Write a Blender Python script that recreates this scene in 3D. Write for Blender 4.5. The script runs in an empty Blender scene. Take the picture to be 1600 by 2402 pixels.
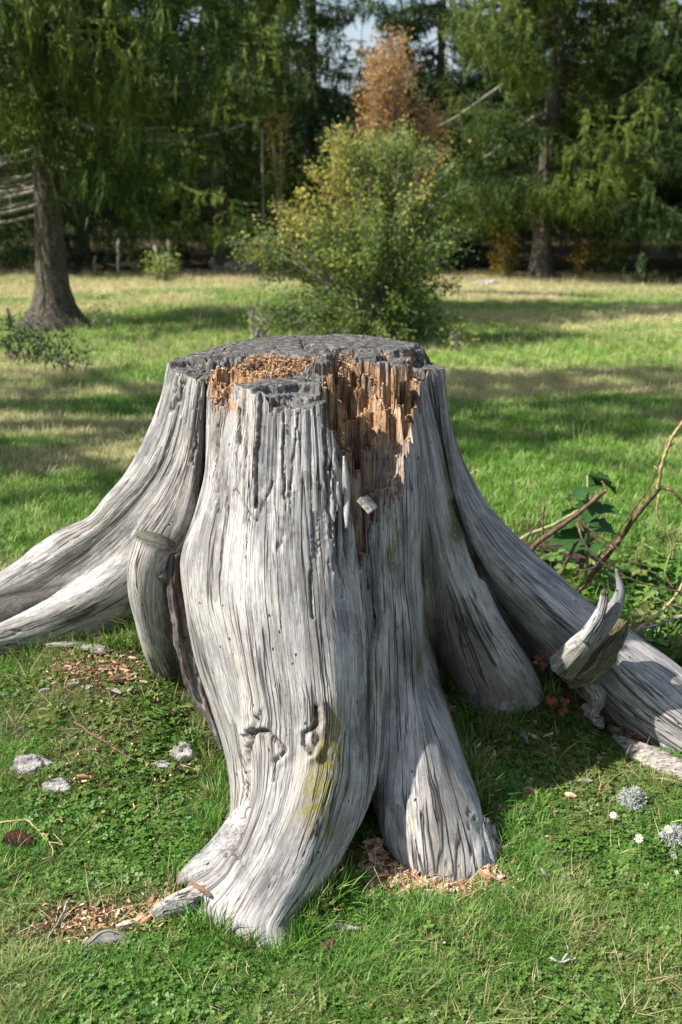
import bpy, math, random
import numpy as np
from mathutils import Vector, Matrix
R = math.radians
rng = np.random.default_rng(7)
random.seed(7)
scene = bpy.context.scene
col = scene.collection

# ------------------------------------------------------------------ camera, sky, sun, exposure
PITCH = R(17.0); CAMZ = 1.5
cam_d = bpy.data.cameras.new('camera'); cam = bpy.data.objects.new('camera', cam_d); col.objects.link(cam)
cam.location = (0, 0, CAMZ); cam.rotation_euler = (R(90) - PITCH, 0, 0)
cam_d.sensor_fit = 'VERTICAL'; cam_d.sensor_height = 36; cam_d.sensor_width = 24; cam_d.lens = 40
cam_d.clip_start = 0.05; cam_d.clip_end = 2000
cam_d.dof.use_dof = True; cam_d.dof.focus_distance = 2.45; cam_d.dof.aperture_fstop = 4.8
scene.camera = cam
SUN_DIR = Vector((-0.63, -0.17, 0.68)).normalized()       # towards the sun
world = bpy.data.worlds.new('World'); scene.world = world; world.use_nodes = True
wn = world.node_tree.nodes; wl = world.node_tree.links; wn.clear()
w_out = wn.new('ShaderNodeOutputWorld'); w_bg = wn.new('ShaderNodeBackground'); w_sky = wn.new('ShaderNodeTexSky')
w_sky.sky_type = 'NISHITA'; w_sky.sun_disc = False
w_sky.sun_elevation = math.asin(SUN_DIR.z); w_sky.sun_rotation = math.atan2(SUN_DIR.x, SUN_DIR.y)
w_sky.air_density = 1.0; w_sky.dust_density = 1.5; w_sky.ozone_density = 1.0
# broken white cloud over the blue, all round the sky
w_tc = wn.new('ShaderNodeTexCoord'); w_no = wn.new('ShaderNodeTexNoise'); w_no.inputs['Scale'].default_value = 2.6
w_no.inputs['Detail'].default_value = 7
w_rp = wn.new('ShaderNodeValToRGB'); w_rp.color_ramp.elements[0].position = .44; w_rp.color_ramp.elements[1].position = .58
w_mx = wn.new('ShaderNodeMix'); w_mx.data_type = 'RGBA'; w_mx.inputs[7].default_value = (3.2, 3.55, 4.1, 1)
wl.new(w_tc.outputs['Generated'], w_no.inputs['Vector']); wl.new(w_no.outputs['Fac'], w_rp.inputs['Fac'])
wl.new(w_rp.outputs['Color'], w_mx.inputs[0]); wl.new(w_sky.outputs['Color'], w_mx.inputs[6])
wl.new(w_mx.outputs[2], w_bg.inputs['Color']); w_bg.inputs['Strength'].default_value = 0.09
wl.new(w_bg.outputs['Background'], w_out.inputs['Surface'])
sun_d = bpy.data.lights.new('sun', 'SUN'); sun = bpy.data.objects.new('sun', sun_d); col.objects.link(sun)
sun_d.energy = 5.0; sun_d.angle = R(0.55); sun_d.color = (1.0, 0.955, 0.88)
sun.rotation_euler = SUN_DIR.to_track_quat('Z', 'Y').to_euler(); sun.location = (-5, -2, 6)
vs = scene.view_settings
vs.view_transform = 'Standard'; vs.look = 'None'; vs.gamma = 1; vs.exposure = 1.08; vs.use_curve_mapping = False
scene.cycles.max_bounces = 6; scene.cycles.diffuse_bounces = 3; scene.cycles.transparent_max_bounces = 8
scene.cycles.use_denoising = True; scene.cycles.denoising_prefilter = 'NONE'; scene.cycles.sample_clamp_indirect = 6

# ------------------------------------------------------------------ helpers
FPX = 2402 * 40 / 36.0
def tn(py): return math.tan(math.atan((py - 1201) / FPX) + PITCH)
def P(px, py, Y):
    """world point seen at source pixel (px, py) at ground distance Y"""
    z = CAMZ - Y * tn(py)
    dep = Y * math.cos(PITCH) + (CAMZ - z) * math.sin(PITCH)
    return (((px - 800) / FPX) * dep, Y, z)
def PZ(px, py, z): return P(px, py, (CAMZ - z) / tn(py))
def proj(p):
    """world -> source pixel, used to lay relief details on the modelled surface"""
    x, y, z = p[..., 0], p[..., 1], p[..., 2] - CAMZ
    dep = y * math.cos(PITCH) - z * math.sin(PITCH); up = y * math.sin(PITCH) + z * math.cos(PITCH)
    return 800 + FPX * x / dep, 1201 - FPX * up / dep

def _h(ix, iy, iz, s):
    n = (ix * 73856093) ^ (iy * 19349663) ^ (iz * 83492791) ^ (s * 2654435761)
    n = (n ^ (n >> 13)) * 1274126177 & 0xffffffff
    n = (n ^ (n >> 16)) * 2246822519 & 0xffffffff
    return ((n ^ (n >> 15)) & 0xffffff) / float(0xffffff)
def noise(x, y, z=0.0, s=0):
    """value noise in -1..1"""
    x, y, z = np.broadcast_arrays(np.asarray(x, float), np.asarray(y, float), np.asarray(z, float))
    xi = np.floor(x).astype(np.int64); yi = np.floor(y).astype(np.int64); zi = np.floor(z).astype(np.int64)
    fx = x - xi; fy = y - yi; fz = z - zi
    fx = fx*fx*(3-2*fx); fy = fy*fy*(3-2*fy); fz = fz*fz*(3-2*fz)
    r = 0
    for dx in (0, 1):
        for dy in (0, 1):
            for dz in (0, 1):
                r = r + _h(xi+dx, yi+dy, zi+dz, s) * (fx if dx else 1-fx) * (fy if dy else 1-fy) * (fz if dz else 1-fz)
    return r * 2 - 1
def fbm(x, y, z=0.0, s=0, o=3):
    r = 0; a = 1.0; t = 0; f = 1.0
    for k in range(o):
        r = r + a * noise(np.asarray(x)*f, np.asarray(y)*f, np.asarray(z)*f, s+k*17); t += a; a *= .5; f *= 2.03
    return r / t
def sstep(a, b, x):
    t = np.clip((x - a) / (b - a), 0, 1); return t*t*(3-2*t)

def mesh_np(name, verts, faces, mat=None, parent=None, smooth=True, link=True):
    """faces: int array (n,4) or (n,3), or list of such"""
    me = bpy.data.meshes.new(name)
    verts = np.asarray(verts, np.float32)
    fl = faces if isinstance(faces, list) else [faces]
    fl = [np.asarray(f, np.int32) for f in fl if len(f)]
    me.vertices.add(len(verts)); me.vertices.foreach_set('co', verts.ravel())
    nl = sum(f.size for f in fl); nf = sum(len(f) for f in fl)
    me.loops.add(nl); me.polygons.add(nf)
    me.loops.foreach_set('vertex_index', np.concatenate([f.ravel() for f in fl]))
    st = []; o = 0
    for f in fl:
        st.append(o + np.arange(len(f)) * f.shape[1]); o += f.size
    me.polygons.foreach_set('loop_start', np.concatenate(st).astype(np.int32))
    me.polygons.foreach_set('use_smooth', np.full(nf, smooth))
    me.update(calc_edges=True)
    if mat: 
        for m in (mat if isinstance(mat, (list, tuple)) else [mat]): me.materials.append(m)
    ob = bpy.data.objects.new(name, me)
    if link: col.objects.link(ob)
    if parent: ob.parent = parent
    return ob
def attr(ob, name, data, typ='FLOAT'):
    a = ob.data.attributes.new(name, typ, 'POINT')
    a.data.foreach_set({'FLOAT': 'value', 'FLOAT_VECTOR': 'vector', 'FLOAT_COLOR': 'color'}[typ], np.asarray(data, np.float32).ravel())
def thing(name, label, cat, loc=(0, 0, 0), group=None, rz=0.0):
    o = bpy.data.objects.new(name, None); col.objects.link(o); o.empty_display_size = .05
    o.location = loc; o.rotation_euler = (0, 0, rz); o['label'] = label; o['category'] = cat
    if group: o['group'] = group
    return o
def tag(o, label=None, cat=None, group=None, kind=None):
    for k, v in (('label', label), ('category', cat), ('group', group), ('kind', kind)):
        if v: o[k] = v
    return o
def copy_tree(o, parent=None):
    c = o.copy(); col.objects.link(c); c.parent = parent
    for ch in list(o.children): copy_tree(ch, c)
    return c
def grid_faces(nr, nc, wrap=False):
    i = np.arange(nr - 1)[:, None]; j = np.arange(nc if wrap else nc - 1)[None, :]
    j2 = (j + 1) % nc
    return np.stack([i*nc + j + 0*j2, i*nc + j2, (i+1)*nc + j2, (i+1)*nc + j + 0*j2], -1).reshape(-1, 4)
def catmull(pts, n):
    pts = np.asarray(pts, float); d = np.r_[0, np.cumsum(np.linalg.norm(np.diff(pts, axis=0), axis=1) + 1e-9)]
    return pchip(d, pts, np.linspace(0, d[-1], n))
def pchip(x, y, xq):
    """monotone cubic along axis 0"""
    x = np.asarray(x, float); y = np.asarray(y, float); sh = (-1,) + (1,) * (y.ndim - 1)
    h = np.diff(x).reshape(sh); dl = np.diff(y, axis=0) / h
    m = np.zeros_like(y)
    w1 = 2*h[1:] + h[:-1]; w2 = h[1:] + 2*h[:-1]
    with np.errstate(divide='ignore', invalid='ignore'):
        hm = (w1 + w2) / (w1/dl[:-1] + w2/dl[1:])
    hm = np.where(dl[:-1]*dl[1:] > 0, hm, 0)
    m[1:-1] = 0.8*np.nan_to_num(hm) + 0.2*(dl[:-1] + dl[1:]) / 2
    m[0] = dl[0]; m[-1] = dl[-1]
    i = np.clip(np.searchsorted(x, xq, side='right') - 1, 0, len(x) - 2)
    t = ((xq - x[i]) / np.diff(x)[i]).reshape(sh); H = np.diff(x)[i].reshape(sh)
    t2 = t*t; t3 = t2*t
    return (2*t3-3*t2+1)*y[i] + (t3-2*t2+t)*H*m[i] + (-2*t3+3*t2)*y[i+1] + (t3-t2)*H*m[i+1]
def tube(pts, rad, ns=8, rfun=None, caps=True):
    """verts, quad faces, tri faces of a tube through pts with radii rad"""
    pts = np.asarray(pts, float); n = len(pts); rad = np.broadcast_to(np.asarray(rad, float), (n,))
    t = np.gradient(pts, axis=0); t /= np.linalg.norm(t, axis=1)[:, None] + 1e-9
    ref = np.array([0, 0, 1.0]) if abs(t[0][2]) < .9 else np.array([1.0, 0, 0])
    a = np.cross(t[0], ref); a /= np.linalg.norm(a); A = []
    for k in range(n):
        a = a - t[k] * np.dot(a, t[k]); a /= np.linalg.norm(a) + 1e-9; A.append(a)
    A = np.array(A); B = np.cross(t, A)
    th = np.linspace(0, 2*math.pi, ns, endpoint=False)
    r = rad[:, None] * np.ones(ns)[None]
    if rfun is not None: r = r * rfun(np.arange(n)[:, None] / max(1, n-1), th[None])
    v = pts[:, None] + r[..., None] * (A[:, None]*np.cos(th)[None, :, None] + B[:, None]*np.sin(th)[None, :, None])
    f = grid_faces(n, ns, True); v = v.reshape(-1, 3); tri = np.zeros((0, 3), int)
    if caps:
        v = np.vstack([v, pts[0], pts[-1]]); i0 = n*ns; j = np.arange(ns)
        tri = np.vstack([np.stack([np.full(ns, i0), (j+1) % ns, j], 1), np.stack([np.full(ns, i0+1), (n-1)*ns + j, (n-1)*ns + (j+1) % ns], 1)])
    return v, f, tri
class MB:
    def __init__(s): s.v = []; s.q = []; s.t = []; s.n = 0; s.c = []
    def add(s, v, q=None, t=None, c=None):
        v = np.asarray(v, float).reshape(-1, 3)
        if q is not None and len(q): s.q.append(np.asarray(q) + s.n)
        if t is not None and len(t): s.t.append(np.asarray(t) + s.n)
        s.v.append(v); s.n += len(v)
        if c is not None: s.c.append(np.broadcast_to(np.asarray(c, float), (len(v),)))
        return s
    def tube(s, pts, rad, ns=8, c=None, **k):
        v, f, t = tube(pts, rad, ns, **k); return s.add(v, f, t, c)
    def build(s, name, mat, parent=None, smooth=True, link=True, attrname='tint'):
        fl = []
        if s.q: fl.append(np.concatenate(s.q))
        if s.t: fl.append(np.concatenate(s.t))
        o = mesh_np(name, np.concatenate(s.v), fl, mat, parent, smooth, link)
        if s.c: attr(o, attrname, np.concatenate(s.c))
        return o

# ------------------------------------------------------------------ node helper
class NT:
    def __init__(s, name):
        s.m = bpy.data.materials.new(name); s.m.use_nodes = True; s.t = s.m.node_tree; s.n = s.t.nodes; s.l = s.t.links; s.n.clear()
        s.out = s.n.new('ShaderNodeOutputMaterial')
    def new(s, typ, **k):
        o = s.n.new('ShaderNode' + typ)
        for a, b in k.items(): setattr(o, a, b)
        return o
    def set(s, sock, v):
        if isinstance(v, bpy.types.NodeSocket): s.l.new(v, sock)
        elif isinstance(v, (tuple, list)) and len(v) == 3 and sock.type == 'RGBA': sock.default_value = (*v, 1)
        else: sock.default_value = v
    def attr(s, name, typ='GEOMETRY', out='Fac'):
        a = s.new('Attribute', attribute_name=name, attribute_type=typ); return a.outputs[out]
    def math(s, op, a, b=None, c=None, clamp=False):
        m = s.new('Math', operation=op, use_clamp=clamp); s.set(m.inputs[0], a)
        if b is not None: s.set(m.inputs[1], b)
        if c is not None: s.set(m.inputs[2], c)
        return m.outputs[0]
    def vmul(s, v, k):
        m = s.new('VectorMath', operation='MULTIPLY'); s.set(m.inputs[0], v); s.set(m.inputs[1], k); return m.outputs[0]
    def vadd(s, v, k):
        m = s.new('VectorMath', operation='ADD'); s.set(m.inputs[0], v); s.set(m.inputs[1], k); return m.outputs[0]
    def noise(s, vec=None, scale=5, detail=3, rough=.5, dist=0, out='Fac'):
        m = s.new('TexNoise'); 
        if vec is not None: s.set(m.inputs['Vector'], vec)
        m.inputs['Scale'].default_value = scale; m.inputs['Detail'].default_value = detail
        m.inputs['Roughness'].default_value = rough; m.inputs['Distortion'].default_value = dist
        return m.outputs[out]
    def ramp(s, fac, pts):
        m = s.new('ValToRGB'); s.set(m.inputs[0], fac); e = m.color_ramp.elements
        while len(e) < len(pts): e.new(.5)
        for k, (p, c) in enumerate(pts):
            e[k].position = p; e[k].color = (*c, 1) if isinstance(c, (tuple, list)) else (c, c, c, 1)
        return m.outputs[0]
    def mix(s, f, a, b, mode='MIX'):
        m = s.new('Mix', data_type='RGBA', blend_type=mode); s.set(m.inputs[0], f); s.set(m.inputs[6], a); s.set(m.inputs[7], b); return m.outputs[2]
    def mr(s, v, a, b, c=0.0, d=1.0):
        m = s.new('MapRange'); s.set(m.inputs[0], v)
        for k, x in zip((1, 2, 3, 4), (a, b, c, d)): s.set(m.inputs[k], x)
        return m.outputs[0]
    def bump(s, h, strength=.5, dist=.01, nrm=None):
        m = s.new('Bump'); s.set(m.inputs['Height'], h); m.inputs['Strength'].default_value = strength; m.inputs['Distance'].default_value = dist
        if nrm is not None: s.set(m.inputs['Normal'], nrm)
        return m.outputs[0]
    def pos(s): return s.new('NewGeometry').outputs['Position']
    def obj(s): return s.new('TexCoord').outputs['Object']
    def done(s, base, rough=.8, nrm=None, spec=.3, trans=None, tcol=None, disp=None):
        b = s.new('BsdfPrincipled'); s.set(b.inputs['Base Color'], base); s.set(b.inputs['Roughness'], rough)
        b.inputs['Specular IOR Level'].default_value = spec
        if nrm is not None: s.set(b.inputs['Normal'], nrm)
        o = b.outputs[0]
        if trans:
            tr = s.new('BsdfTranslucent'); s.set(tr.inputs['Color'], tcol if tcol is not None else base)
            mx = s.new('MixShader'); mx.inputs[0].default_value = trans; s.l.new(o, mx.inputs[1]); s.l.new(tr.outputs[0], mx.inputs[2]); o = mx.outputs[0]
        s.l.new(o, s.out.inputs['Surface']); return s.m

# ------------------------------------------------------------------ ground height
def gbump(x, y, cx, cy, sx, sy, a): return a * np.exp(-(((x-cx)/sx)**2 + ((y-cy)/sy)**2))
def ground_z(x, y):
    x = np.asarray(x, float); y = np.asarray(y, float)
    z = -0.03 * np.clip(y - 5, 0, 8) - 0.056 * np.clip(y - 13, 0, 11)
    z = z + 0.02 * fbm(x*.45, y*.45, 0, 3) * sstep(3.2, 7, y) * 3 + .10 * noise(x*.13, y*.16, 0, 5) * sstep(6, 12, y)
    z = z + gbump(x, y, -.20, 3.45, .85, .45, .05) + gbump(x, y, -.46, 3.10, .46, .44, .255) + gbump(x, y, .42, 2.98, .20, .16, .17) + gbump(x, y, .62, 2.92, .14, .10, .05)
    z = z + .006 * fbm(x*6, y*6, 0, 9) + gbump(x, y, .15, 2.6, .25, .3, .02)
    z = z + gbump(x, y, .78, 3.45, .30, .12, .05)
    return z
_YS = 1.2 * 1.005 ** np.arange(790)
def on_ground(px, py):
    t = tn(py); z = CAMZ - _YS*t; x = (px-800)/FPX*(_YS*math.cos(PITCH) + (CAMZ-z)*math.sin(PITCH))
    step = 16; h = ground_z(x[::step], _YS[::step]); k = np.argmax(z[::step] <= h)
    if z[::step][k] > h[k]: k = len(h)-1
    a = max(0, (k-1)*step); b = k*step+1
    h = ground_z(x[a:b], _YS[a:b]); d = z[a:b]-h; j = int(np.argmax(d <= 0)); 
    if j == 0: return (float(x[a]), float(_YS[a]), float(h[0]))
    f = d[j-1]/(d[j-1]-d[j]); Y = _YS[a+j-1]*(1-f)+_YS[a+j]*f; X = x[a+j-1]*(1-f)+x[a+j]*f
    return (float(X), float(Y), float(h[j-1]*(1-f)+h[j]*f))
# ------------------------------------------------------------------ wood materials
def wood_mat(name, pale=(.45, .432, .41), dark=(.17, .168, .172), top=False):
    n = NT(name)
    g = n.attr('grain', out='Vector')
    warp = n.noise(n.vmul(g, (9, 9, 5)), 1, 2, out='Color')
    w = n.vadd(warp, (-.5, -.5, -.5)); w = n.vmul(w, (.012, .012, .0)); w2 = n.vmul(n.vadd(n.noise(n.vmul(g, (30, 30, 14)), 1, 2, out='Color'), (-.5, -.5, -.5)), (.005, .005, 0)); w = n.vadd(w, w2)
    gw = n.vadd(g, w)
    fine = n.noise(n.vmul(gw, (520, 520, 22)), 1, 4, .7)
    mid = n.noise(n.vmul(gw, (150, 150, 9.0)), 1, 5, .65)
    blot = n.noise(n.vmul(gw, (13, 13, 5)), 1, 6, .68)
    speck = n.noise(n.vmul(g, (500, 500, 260)), 1, 2, .6)
    c = n.mix(n.math('MULTIPLY', n.mr(mid, .42, .66), .38), pale, dark)
    c = n.mix(n.math('MULTIPLY', n.mr(fine, .46, .64), .65), c, (dark[0]*.55, dark[1]*.55, dark[2]*.57))
    c = n.mix(n.math('MULTIPLY', n.mr(blot, .47, .58), n.math('ADD', .48, n.math('MULTIPLY', n.attr('age'), .5), clamp=True)), c, (.105, .104, .110))
    warmn = n.noise(n.vmul(gw, (22, 22, 1.6)), 1, 3, .5)
    c = n.mix(n.math('MULTIPLY', n.mr(warmn, .50, .68), .28), c, (.33, .26, .18))
    c = n.mix(n.math('MULTIPLY', n.mr(speck, .60, .72), .30), c, (.60, .58, .54))
    # cracks: contour lines of a noise stretched along the grain
    cn = n.noise(n.vmul(gw, (46, 46, 1.25)), 1, 2, .5)
    ca = n.math('ABSOLUTE', n.math('SUBTRACT', cn, .5))
    cmask = n.noise(n.vmul(gw, (12, 12, 2.2)), 1, 2, .5)
    thr = n.mr(cmask, .44, .58, .0005, .050)
    crack = n.math('SUBTRACT', 1.0, n.math('DIVIDE', ca, thr, clamp=True), clamp=True)
    cn2 = n.noise(n.vmul(gw, (110, 110, 2.6)), 1, 2, .5)
    ca2 = n.math('ABSOLUTE', n.math('SUBTRACT', cn2, .47))
    crack2 = n.math('SUBTRACT', 1.0, n.math('DIVIDE', ca2, n.mr(cmask, .55, .35, .0, .038), clamp=True), clamp=True)
    crk = n.math('MAXIMUM', crack, n.math('MULTIPLY', crack2, .35))
    c = n.mix(n.math('MULTIPLY', crk, .95), c, (.022, .019, .018))
    # beetle holes
    vo = n.new('TexVoronoi'); n.set(vo.inputs['Vector'], n.vmul(g, (30, 30, 17))); vo.inputs['Scale'].default_value = 1
    hole = n.mr(vo.outputs['Distance'], .045, .075, 1, 0)
    c = n.mix(n.math('MULTIPLY', hole, .9), c, (.03, .022, .018))
    # zones painted on the mesh: rot (orange), saw (dark sawn end grain), dust (frass), lichen (yellow), moss
    rot = n.attr('rot'); saw = n.attr('saw'); lich = n.attr('lichen'); moss = n.attr('moss'); br = n.attr('brown')
    rc = n.ramp(n.noise(n.vmul(g, (130, 130, 16)), 1, 4, .7), [(.30, (.04, .020, .010)), (.43, (.25, .120, .045)), (.55, (.48, .27, .12)), (.70, (.56, .46, .34))])
    rc2 = n.ramp(n.noise(n.vmul(g, (380, 380, 240)), 1, 3, .7), [(.32, (.045, .025, .014)), (.5, (.30, .165, .085)), (.68, (.50, .37, .24))])
    rc = n.mix(n.mr(n.attr('brown'), 0, 1, .45, 1), rc, rc2)
    rc = n.mix(n.math('MULTIPLY', crk, .5), rc, (.04, .02, .012))
    rb = n.noise(n.vmul(g, (22, 22, 9)), 1, 4, .7); rc = n.mix(n.mr(rb, .50, .62), rc, n.ramp(mid, [(.35, (.035, .020, .014)), (.6, (.20, .15, .11))])); rc = n.mix(n.math('MULTIPLY', n.mr(rb, .45, .36), .7), rc, (.46, .37, .28)); c = n.mix(rot, c, rc)
    so = n.noise(n.vmul(g, (60, 60, 60)), 1, 5, .7); sf = n.noise(n.vmul(n.vadd(g, n.vmul(n.noise(g, 7, 2, out='Color'), (.08, .08, .08))), (14, 330, 14)), 1, 3, .6)
    sc = n.ramp(n.math('ADD', n.math('MULTIPLY', so, .6), n.math('MULTIPLY', sf, .4)), [(.38, (.018, .017, .017)), (.52, (.095, .090, .086)), (.66, (.27, .26, .24))])
    c = n.mix(saw, c, sc)
    c = n.mix(n.math('MULTIPLY', br, n.mr(n.noise(n.vmul(g, (60, 60, 14)), 1, 4, .6), .35, .62)), c, (.075, .048, .032))
    ln = n.noise(n.vmul(gw, (170, 170, 40)), 1, 5, .75)
    c = n.mix(n.math('MULTIPLY', lich, n.mr(ln, .45, .53)), c, n.mix(so, (.10, .09, .008), (.30, .25, .03)))
    c = n.mix(n.math('MULTIPLY', moss, n.mr(ln, .36, .50)), c, n.mix(so, (.025, .032, .006), (.10, .095, .016)))
    hgt = n.math('SUBTRACT', n.math('ADD', n.math('MULTIPLY', fine, .26), n.math('MULTIPLY', mid, .35)), n.math('MULTIPLY', crk, 1.5))
    hgt = n.math('ADD', hgt, n.math('MULTIPLY', n.math('ADD', rot, n.math('MULTIPLY', saw, .5), clamp=True), n.math('MULTIPLY', so, 1.1)))
    hgt = n.math('SUBTRACT', hgt, n.math('MULTIPLY', hole, 1.5))
    nb = n.bump(hgt, .85, .0042)
    return n.done(c, .82, nb, .22)
M = {}
M['wood'] = wood_mat('weathered_wood')

# ------------------------------------------------------------------ the stump: streamlines of the grain, rim to ground
COLS = []
def C(*pts): COLS.append(np.array([P(*p) if p[0] != 'w' else p[1:] for p in pts], float))
def W(*a): return ('w',) + a
# left buttress: hidden back, silhouette, upper root, fork, lower root
C(W(-.37, 2.98, 1.03), W(-.42, 3.05, .85), W(-.52, 3.17, .62), W(-.66, 3.32, .42), W(-.84, 3.48, .24), W(-1.05, 3.66, .10), W(-1.3, 3.85, -.12))
C((395, 842, 2.85), (378, 930, 2.85), (340, 1020, 2.88), (290, 1110, 2.93), (220, 1190, 3.02), (130, 1250, 3.15), (50, 1300, 3.28), (-60, 1370, 3.4), (-250, 1480, 3.55), W(-1.6, 3.7, -.12))
C((432, 850, 2.77), (416, 950, 2.77), (384, 1050, 2.80), (330, 1140, 2.86), (250, 1222, 2.95), (150, 1290, 3.08), (60, 1345, 3.19), (-50, 1398, 3.28), (-250, 1500, 3.42), W(-1.6, 3.6, -.12))
C((445, 856, 2.75), (430, 958, 2.75), (402, 1060, 2.77), (352, 1152, 2.84), (280, 1238, 2.93), (190, 1315, 3.06), (105, 1368, 3.17), (0, 1403, 3.25), (-90, 1440, 3.30), W(-1.42, 3.42, -.05))
C((452, 862, 2.74), (440, 962, 2.735), (418, 1065, 2.75), (372, 1160, 2.82), (308, 1252, 2.91), (235, 1325, 3.02), (170, 1378, 3.12), (130, 1400, 3.2), W(-.93, 3.36, .12), W(-.97, 3.42, -.1))
C((464, 870, 2.72), (452, 970, 2.71), (436, 1070, 2.72), (400, 1172, 2.77), (340, 1268, 2.85), (256, 1350, 2.93), (158, 1416, 3.0), (50, 1458, 3.06), (-70, 1498, 3.1), (-250, 1570, 3.15), W(-1.45, 3.2, -.1))
C((478, 885, 2.71), (468, 1000, 2.71), (458, 1120, 2.715), (438, 1225, 2.76), (392, 1325, 2.85), (325, 1408, 2.95), (210, 1474, 3.03), (100, 1512, 3.08), (0, 1535, 3.12), (-150, 1575, 3.18), W(-1.35, 3.25, -.08))
C((490, 892, 2.74), (485, 1000, 2.76), (480, 1120, 2.79), (470, 1240, 2.84), (458, 1350, 2.9), (455, 1430, 2.93), (465, 1520, 2.93), (485, 1600, 2.90), W(-.28, 2.86, -.10))
# front buttress
C((500, 890, 2.66), (487, 1000, 2.65), (478, 1120, 2.645), (446, 1230, 2.63), (420, 1310, 2.62), (425, 1420, 2.62), (446, 1530, 2.62), (482, 1650, 2.60), (520, 1780, 2.54), (530, 1870, 2.44), (502, 1960, 2.3), (436, 2046, 2.17), W(-.30, 2.12, -.07))
C((545, 925, 2.56), (532, 1050, 2.53), (520, 1170, 2.50), (500, 1280, 2.47), (495, 1390, 2.44), (512, 1500, 2.40), (544, 1620, 2.355), (572, 1740, 2.30), (580, 1850, 2.24), (556, 1950, 2.17), (505, 2035, 2.10), (440, 2096, 2.08), W(-.285, 2.03, -.08))
C((640, 925, 2.495), (635, 1060, 2.46), (630, 1180, 2.42), (625, 1300, 2.37), (630, 1420, 2.325), (640, 1540, 2.28), (655, 1660, 2.23), (660, 1780, 2.18), (640, 1890, 2.12), (600, 2000, 2.05), (545, 2090, 2.0), (505, 2155, 1.985), W(-.22, 1.95, -.08))
C((730, 950, 2.50), (735, 1060, 2.465), (740, 1180, 2.425), (747, 1300, 2.38), (758, 1420, 2.34), (772, 1540, 2.29), (782, 1660, 2.235), (775, 1780, 2.175), (748, 1890, 2.115), (708, 2000, 2.05), (662, 2100, 1.98), (622, 2180, 1.93), W(-.12, 1.86, -.07))
C((800, 950, 2.535), (812, 1060, 2.50), (822, 1180, 2.47), (832, 1300, 2.43), (843, 1420, 2.40), (852, 1540, 2.365), (856, 1660, 2.32), (853, 1780, 2.27), (842, 1885, 2.215), (815, 1980, 2.17), (768, 2070, 2.09), (700, 2160, 1.985), W(-.06, 1.93, -.07))
C((845, 950, 2.57), (854, 1060, 2.545), (862, 1180, 2.515), (870, 1300, 2.485), (878, 1420, 2.45), (883, 1540, 2.395), (884, 1660, 2.352), (882, 1770, 2.302), (875, 1845, 2.262), (871, 1878, 2.245), W(.06, 2.30, .135), W(.06, 2.40, .10), W(.06, 2.5, -.05))
C((885, 950, 2.60), (895, 1060, 2.57), (904, 1180, 2.535), (912, 1300, 2.505), (918, 1420, 2.47), (920, 1540, 2.42), (917, 1660, 2.368), (913, 1770, 2.312), (908, 1870, 2.265), (913, 1950, 2.235), (925, 2015, 2.22), W(.13, 2.24, -.07))
C((932, 960, 2.63), (945, 1060, 2.595), (956, 1180, 2.56), (962, 1300, 2.525), (967, 1420, 2.49), (972, 1540, 2.445), (985, 1660, 2.385), (1000, 1770, 2.325), (1015, 1870, 2.26), (1030, 1960, 2.2), (1040, 2050, 2.145), W(.22, 2.10, -.07))
C((960, 968, 2.66), (973, 1060, 2.635), (982, 1180, 2.61), (985, 1300, 2.59), (983, 1420, 2.57), (988, 1540, 2.54), (1018, 1645, 2.49), (1062, 1745, 2.43), (1103, 1845, 2.36), (1136, 1930, 2.28), (1152, 2010, 2.20), W(.315, 2.18, -.07))
# hollow behind the right leg, then the middle right root
C((968, 962, 2.70), (984, 1060, 2.69), (994, 1180, 2.68), (999, 1300, 2.70), (1003, 1400, 2.77), (1010, 1470, 2.88), (1020, 1540, 2.98), (1034, 1610, 3.02), W(.25, 3.02, .05), W(.25, 2.98, -.08))
C((978, 958, 2.715), (993, 1060, 2.71), (1007, 1180, 2.69), (1020, 1300, 2.685), (1040, 1400, 2.71), (1066, 1500, 2.745), (1092, 1580, 2.77), (1116, 1650, 2.795), W(.36, 2.82, -.07))
C((988, 950, 2.75), (1002, 1060, 2.73), (1018, 1180, 2.70), (1040, 1300, 2.69), (1072, 1400, 2.70), (1115, 1490, 2.72), (1162, 1570, 2.76), (1208, 1640, 2.80), W(.50, 2.85, -.07))
C((1000, 930, 2.82), (1026, 1060, 2.80), (1050, 1180, 2.78), (1088, 1290, 2.77), (1138, 1390, 2.79), (1190, 1480, 2.82), (1238, 1560, 2.86), (1283, 1640, 2.90), W(.66, 2.96, -.07))
C((1012, 905, 2.88), (1035, 1000, 2.885), (1052, 1120, 2.88), (1080, 1220, 2.885), (1118, 1320, 2.91), (1152, 1395, 2.95), (1185, 1450, 3.0), W(.56, 3.06, .12), W(.6, 3.08, -.1))
# back right root
C((1020, 890, 2.885), (1037, 990, 2.865), (1057, 1110, 2.86), (1086, 1220, 2.87), (1130, 1310, 2.88), (1200, 1402, 2.88), (1290, 1495, 2.85), (1390, 1600, 2.78), (1500, 1700, 2.72), (1640, 1800, 2.64), W(1.05, 2.6, -.1))
C((1032, 876, 2.905), (1045, 980, 2.89), (1064, 1090, 2.885), (1100, 1200, 2.89), (1160, 1290, 2.885), (1240, 1370, 2.865), (1340, 1455, 2.825), (1450, 1550, 2.765), (1600, 1680, 2.69), (1800, 1800, 2.62), W(1.3, 2.6, -.1))
C((1045, 866, 2.95), (1050, 950, 2.95), (1066, 1050, 2.955), (1102, 1150, 2.975), (1162, 1248, 2.99), (1252, 1334, 2.98), (1352, 1404, 2.945), (1455, 1485, 2.89), (1602, 1590, 2.81), (1800, 1740, 2.72), W(1.45, 2.7, -.1))
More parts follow.
